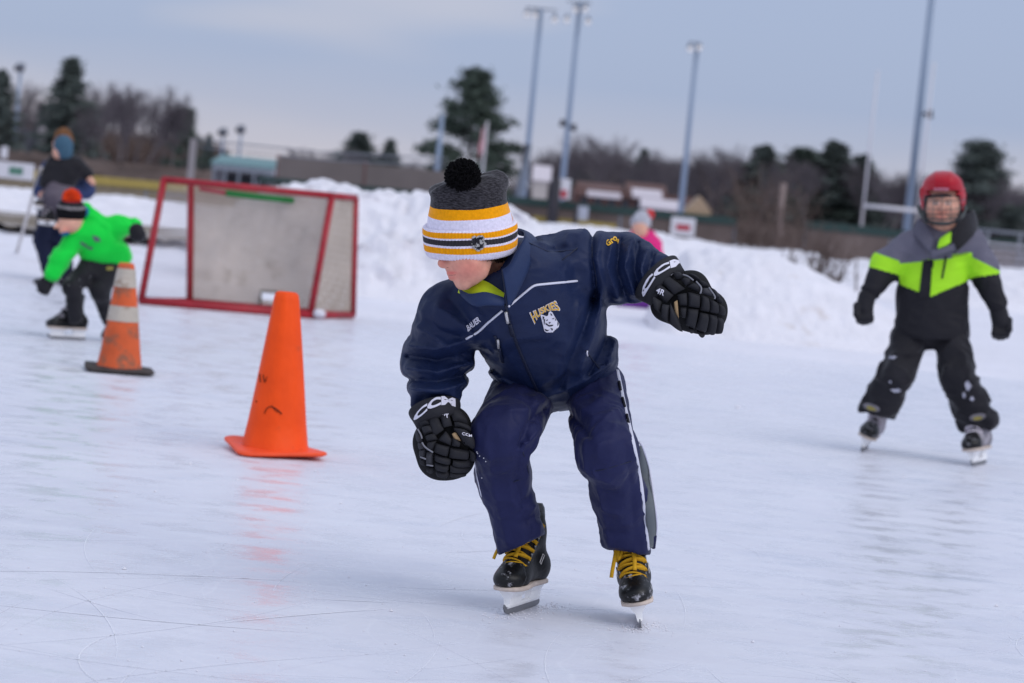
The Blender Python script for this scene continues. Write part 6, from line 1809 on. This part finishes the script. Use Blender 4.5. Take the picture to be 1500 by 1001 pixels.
# --- person carrying a small child
def carrier():
    D = 20.8
    s = Fig(D, G(80, 416), 'person in navy trousers and brown orange hat carrying a small child at the left', 'people at the far left')
    NV = mat('navy_cloth', lin(28, 34, 58), rough=.75, var=.15, vs=8, spec=.2); BL = mat('blue_cloth', lin(54, 66, 104), rough=.75, var=.15, vs=8, spec=.2)
    s.chains('body', [((92, 213, .06, 15), (91, 222, .05, 13), None), ((92, 226, .06, 8), (92, 250, .1, 12), None), ((70, 282, -.1, 6), (62, 286, -.16, 6), None)], M_SKIN, .007, k=4, wr=0)
    s.chains('jacket', [((78, 250, .14, 18), (110, 250, .14, 18), None), ((94, 256, .16, 28), (92, 300, .14, 27), .7), ((112, 252, .12, 13), (126, 278, .06, 12), None), ((126, 278, .06, 12), (92, 288, -.12, 11), None), ((72, 252, .12, 12), (62, 280, .0, 11), None), ((62, 280, 0, 11), (80, 292, -.12, 10), None)], BL, .009, k=6, wr=.01)
    s.chains('trousers', [((78, 300, .12, 18), (100, 300, .12, 18), None), ((74, 304, .10, 18), (64, 352, .08, 14), None), ((64, 352, .08, 14), (74, 408, .10, 9), None), ((100, 304, .12, 17), (92, 352, .10, 13), None), ((92, 352, .1, 13), (98, 406, .12, 9), None)], NV, .009, k=5, wr=.01)
    for x, y, dx in ((68, 411, -14), (100, 410, -10)):
        s.chains('boot', [((x + 6, y - 6, .1, 8), (x + 4, y, .08, 8), None), ((x + 4, y + 1, .06, 7), (x + dx, y + 3, -.04, 5.5), None)], M_BLACKC, .009, k=4, wr=.003)
    hm = mat('brown_orange_knit', lin(118, 80, 52), rough=.95, var=.4, vs=20)
    s.chains('knit_hat', [((93, 205, .06, 15), (93, 200, .06, 13), None)], hm, .008, wr=.003, cut=lambda px, py: py - 214)
    c = Fig(D, G(80, 416) + np.array([0, -.2, .75]), 'small child in black jacket and teal hat held in the arms of another person', 'people at the far left')
    c.chains('body', [((91, 217, -.16, 12), (88, 224, -.17, 11), None), ((90, 228, -.16, 8), (92, 246, -.12, 10), None), ((131, 262, -.10, 5), (136, 268, -.12, 4), None)], M_SKIN, .007, k=4, wr=0)
    c.chains('knit_hat', [((93, 212, -.16, 14), (93, 223, -.16, 14), None)], mat('teal_knit', lin(62, 92, 112), rough=.9, var=.2), .008, wr=.003, cut=lambda px, py: py - 233 + (px < 86) * 8)
    c.chains('jacket', [((80, 242, -.12, 14), (110, 244, -.12, 14), None), ((94, 250, -.12, 26), (86, 264, -.14, 24), .75), ((112, 244, -.1, 11), (128, 256, -.08, 9), None), ((76, 246, -.14, 11), (66, 268, -.2, 9), None)], M_BLACKC, .008, k=5, wr=.008)
    c.chains('trousers', [((84, 272, -.16, 15), (74, 288, -.24, 12), None), ((74, 288, -.24, 11), (66, 306, -.2, 9), None), ((96, 274, -.14, 13), (82, 290, -.26, 11), None), ((82, 290, -.26, 10), (76, 312, -.2, 8), None)], mat('grey_cloth', lin(92, 84, 94), rough=.8, var=.2), .008, k=4, wr=.006)
    for x, y in ((62, 300), (66, 322)):
        sk = skate(c.o, c.J(x + 2, y + 9, -.24), (-.8, -.5), 0.1, .62, M_WLACE, .009, False)
    # hockey stick leaning in the hand
    a, b = P(60, 246, D - .3), G(24, 372); 
    st = empty('hockey_stick', b, 'pale hockey stick slanting beside the person who carries a child', 'hockey stick')
    SM = mat('stick_pale', lin(196, 190, 186), rough=.5, var=.1)
    MB().tube([a, (a + b) / 2, b], .017, 6, flat=.7).build('shaft', SM, st)
    MB().tube([b, b + [-.12, -.02, .0], b + [-.26, -.05, .01]], [.024, .032, .026], 6, flat=.4).build('blade', mat('stick_dark', lin(80, 76, 76)), st)
carrier()

# --- child in pink
def pink():
    D = 27.5
    s = Fig(D, G(936, 449), 'person in pink jacket and grey hat partly hidden behind the outstretched navy arm', 'children on the ice')
    s.chains('body', [((938, 333, -.06, 12), (938, 338, -.07, 11), None), ((939, 342, -.02, 7), (940, 360, .0, 8), None)], M_SKIN, .008, k=4, wr=0)
    s.chains('jacket', [((924, 358, .0, 13), (956, 358, .0, 13), None), ((940, 362, .0, 23), (938, 405, .02, 25), .7), ((922, 360, 0, 10), (914, 392, -.04, 8), None), ((958, 360, 0, 10), (968, 392, -.04, 8), None), ((932, 346, .03, 10), (950, 346, .03, 10), None)], mat('pink_shell', lin(216, 40, 122), rough=.7, var=.12, vs=8), .009, k=5, wr=.009)
    s.chains('trousers', [((928, 408, .02, 17), (950, 408, .02, 17), None), ((926, 412, .02, 15), (916, 446, -.1, 12), None), ((950, 412, .02, 15), (956, 446, -.05, 12), None), ((914, 446, -.1, 9), (954, 447, -.1, 9), None)], mat('purple_cloth', lin(96, 42, 128), rough=.75, var=.12), .010, k=6, wr=.009)
    hm = mat('grey_knit', lin(176, 176, 184), rough=.95, var=.25, vs=30)
    s.chains('knit_hat', [((939, 326, -.02, 15.5), (941, 321, -.01, 13), None)], hm, .008, wr=.004, cut=lambda px, py: py - (334 - .1 * (px - 939)))
    pompon(s.J(951.5, 314.5, -.02), s.R(7.5), 300, mat('coral_wool', lin(240, 86, 88), rough=.9, var=.15), s.o, 4, w=.005)
    for x in (912, 966):
        s.chains('glove', [((x, 396, -.06, 6), (x, 404, -.07, 5.5), None), ((x - 4, 398, -.08, 2.5), (x - 6, 404, -.09, 2.2), None)], M_BLACKC, .009, k=2, wr=0)
    for x in (914, 957):
        s.chains('boot', [((x, 447, -.05, 8), (x - 2, 452, -.14, 7), None)], M_BLACKC, .009, k=3, wr=0)
pink()

# ------------------------------------------------------------------ skate cuts and loose snow on the ice
def skate_cuts():
    rnd = random.Random(21); V, F = [], []
    for i in range(140):
        c = G(rnd.uniform(-150, 1650), 470 + 540 * rnd.random() ** .7); th = rnd.uniform(0, 6.283); R = rnd.uniform(.5, 4.0); L = rnd.uniform(.25, 1.7); w = rnd.uniform(.0005, .0016)
        if rnd.random() < .08: w *= 2.2
        n = 14; k = len(V); sg = rnd.choice((-1, 1))
        for j in range(n + 1):
            a = th + sg * (j / n - .5) * L / R
            t = w * math.sin(math.pi * (j + .4) / (n + .8))
            d = np.array([math.cos(a), math.sin(a), 0]); p = c + d * R - np.array([math.cos(th), math.sin(th), 0]) * R
            V += [p - d * t + [0, 0, .0012], p + d * t + [0, 0, .0012]]
        F += [(k + 2 * j, k + 2 * j + 1, k + 2 * j + 3, k + 2 * j + 2) for j in range(n)]
    V = np.array(V); V = np.clip(V, [-60, .5, 0], [60, EDGE - .4, 1])
    tag(mk('skate_cuts', V, F, mat('cut_ice', lin(242, 242, 247), rough=.4, var=.06, vs=5, spec=.5), base=(0, 8, 0), smooth=False, kind='stuff'), 'fine curved skate cuts scored all over the ice', 'skate cuts')
skate_cuts()
def clumps():
    rnd = random.Random(12)
    def clod(px, py, r, label, group='snow crumbs on the ice'):
        c = G(px, py); c[2] = r * .3
        V, F = polygonise(lambda Q: ell(Q, c, np.eye(3), (r, r * .9, r * .55)) + r * .5 * (fbm(Q / r * .9, int(px), 2) - .5), c - r * 1.6, c + r * 1.6, r / 4)
        tag(mk('snow_clod', V, F, M_BANK), label, 'snow', group)
    clod(1080, 598, .018, 'small lump of snow on the ice left of the red helmeted skater')
    V, F = [], []
    for i in range(420):
        px, py = rnd.uniform(-20, 1520), rnd.uniform(560, 1000)
        c = G(px, py); r = rnd.uniform(.0012, .0042) * (2.0 if rnd.random() < .06 else 1)
        k = len(V); V += [c + np.array([r * math.cos(w), r * math.sin(w), .001]) for w in (0, 1.57, 3.14, 4.71)] + [c + np.array([0, 0, r * .9])]
        F += [(k, k + 1, k + 4), (k + 1, k + 2, k + 4), (k + 2, k + 3, k + 4), (k + 3, k, k + 4)]
    for cx0, cy0, n, sp in ((936, 921, 160, 22), (744, 903, 120, 20), (800, 890, 60, 16), (1430, 683, 60, 16), (95, 497, 40, 14)):
        for i in range(n):
            c = G(cx0 + rnd.gauss(0, sp), cy0 + rnd.gauss(0, 4)); r = rnd.uniform(.001, .004); k = len(V)
            V += [c + np.array([r * math.cos(w), r * math.sin(w), .001]) for w in (0, 1.57, 3.14, 4.71)] + [c + np.array([0, 0, r])]
            F += [(k, k + 1, k + 4), (k + 1, k + 2, k + 4), (k + 2, k + 3, k + 4), (k + 3, k, k + 4)]
    tag(mk('ice_shavings', np.array(V), F, M_BANK, smooth=False, kind='stuff'), 'fine white ice shavings scattered over the skated ice', 'snow')
clumps()
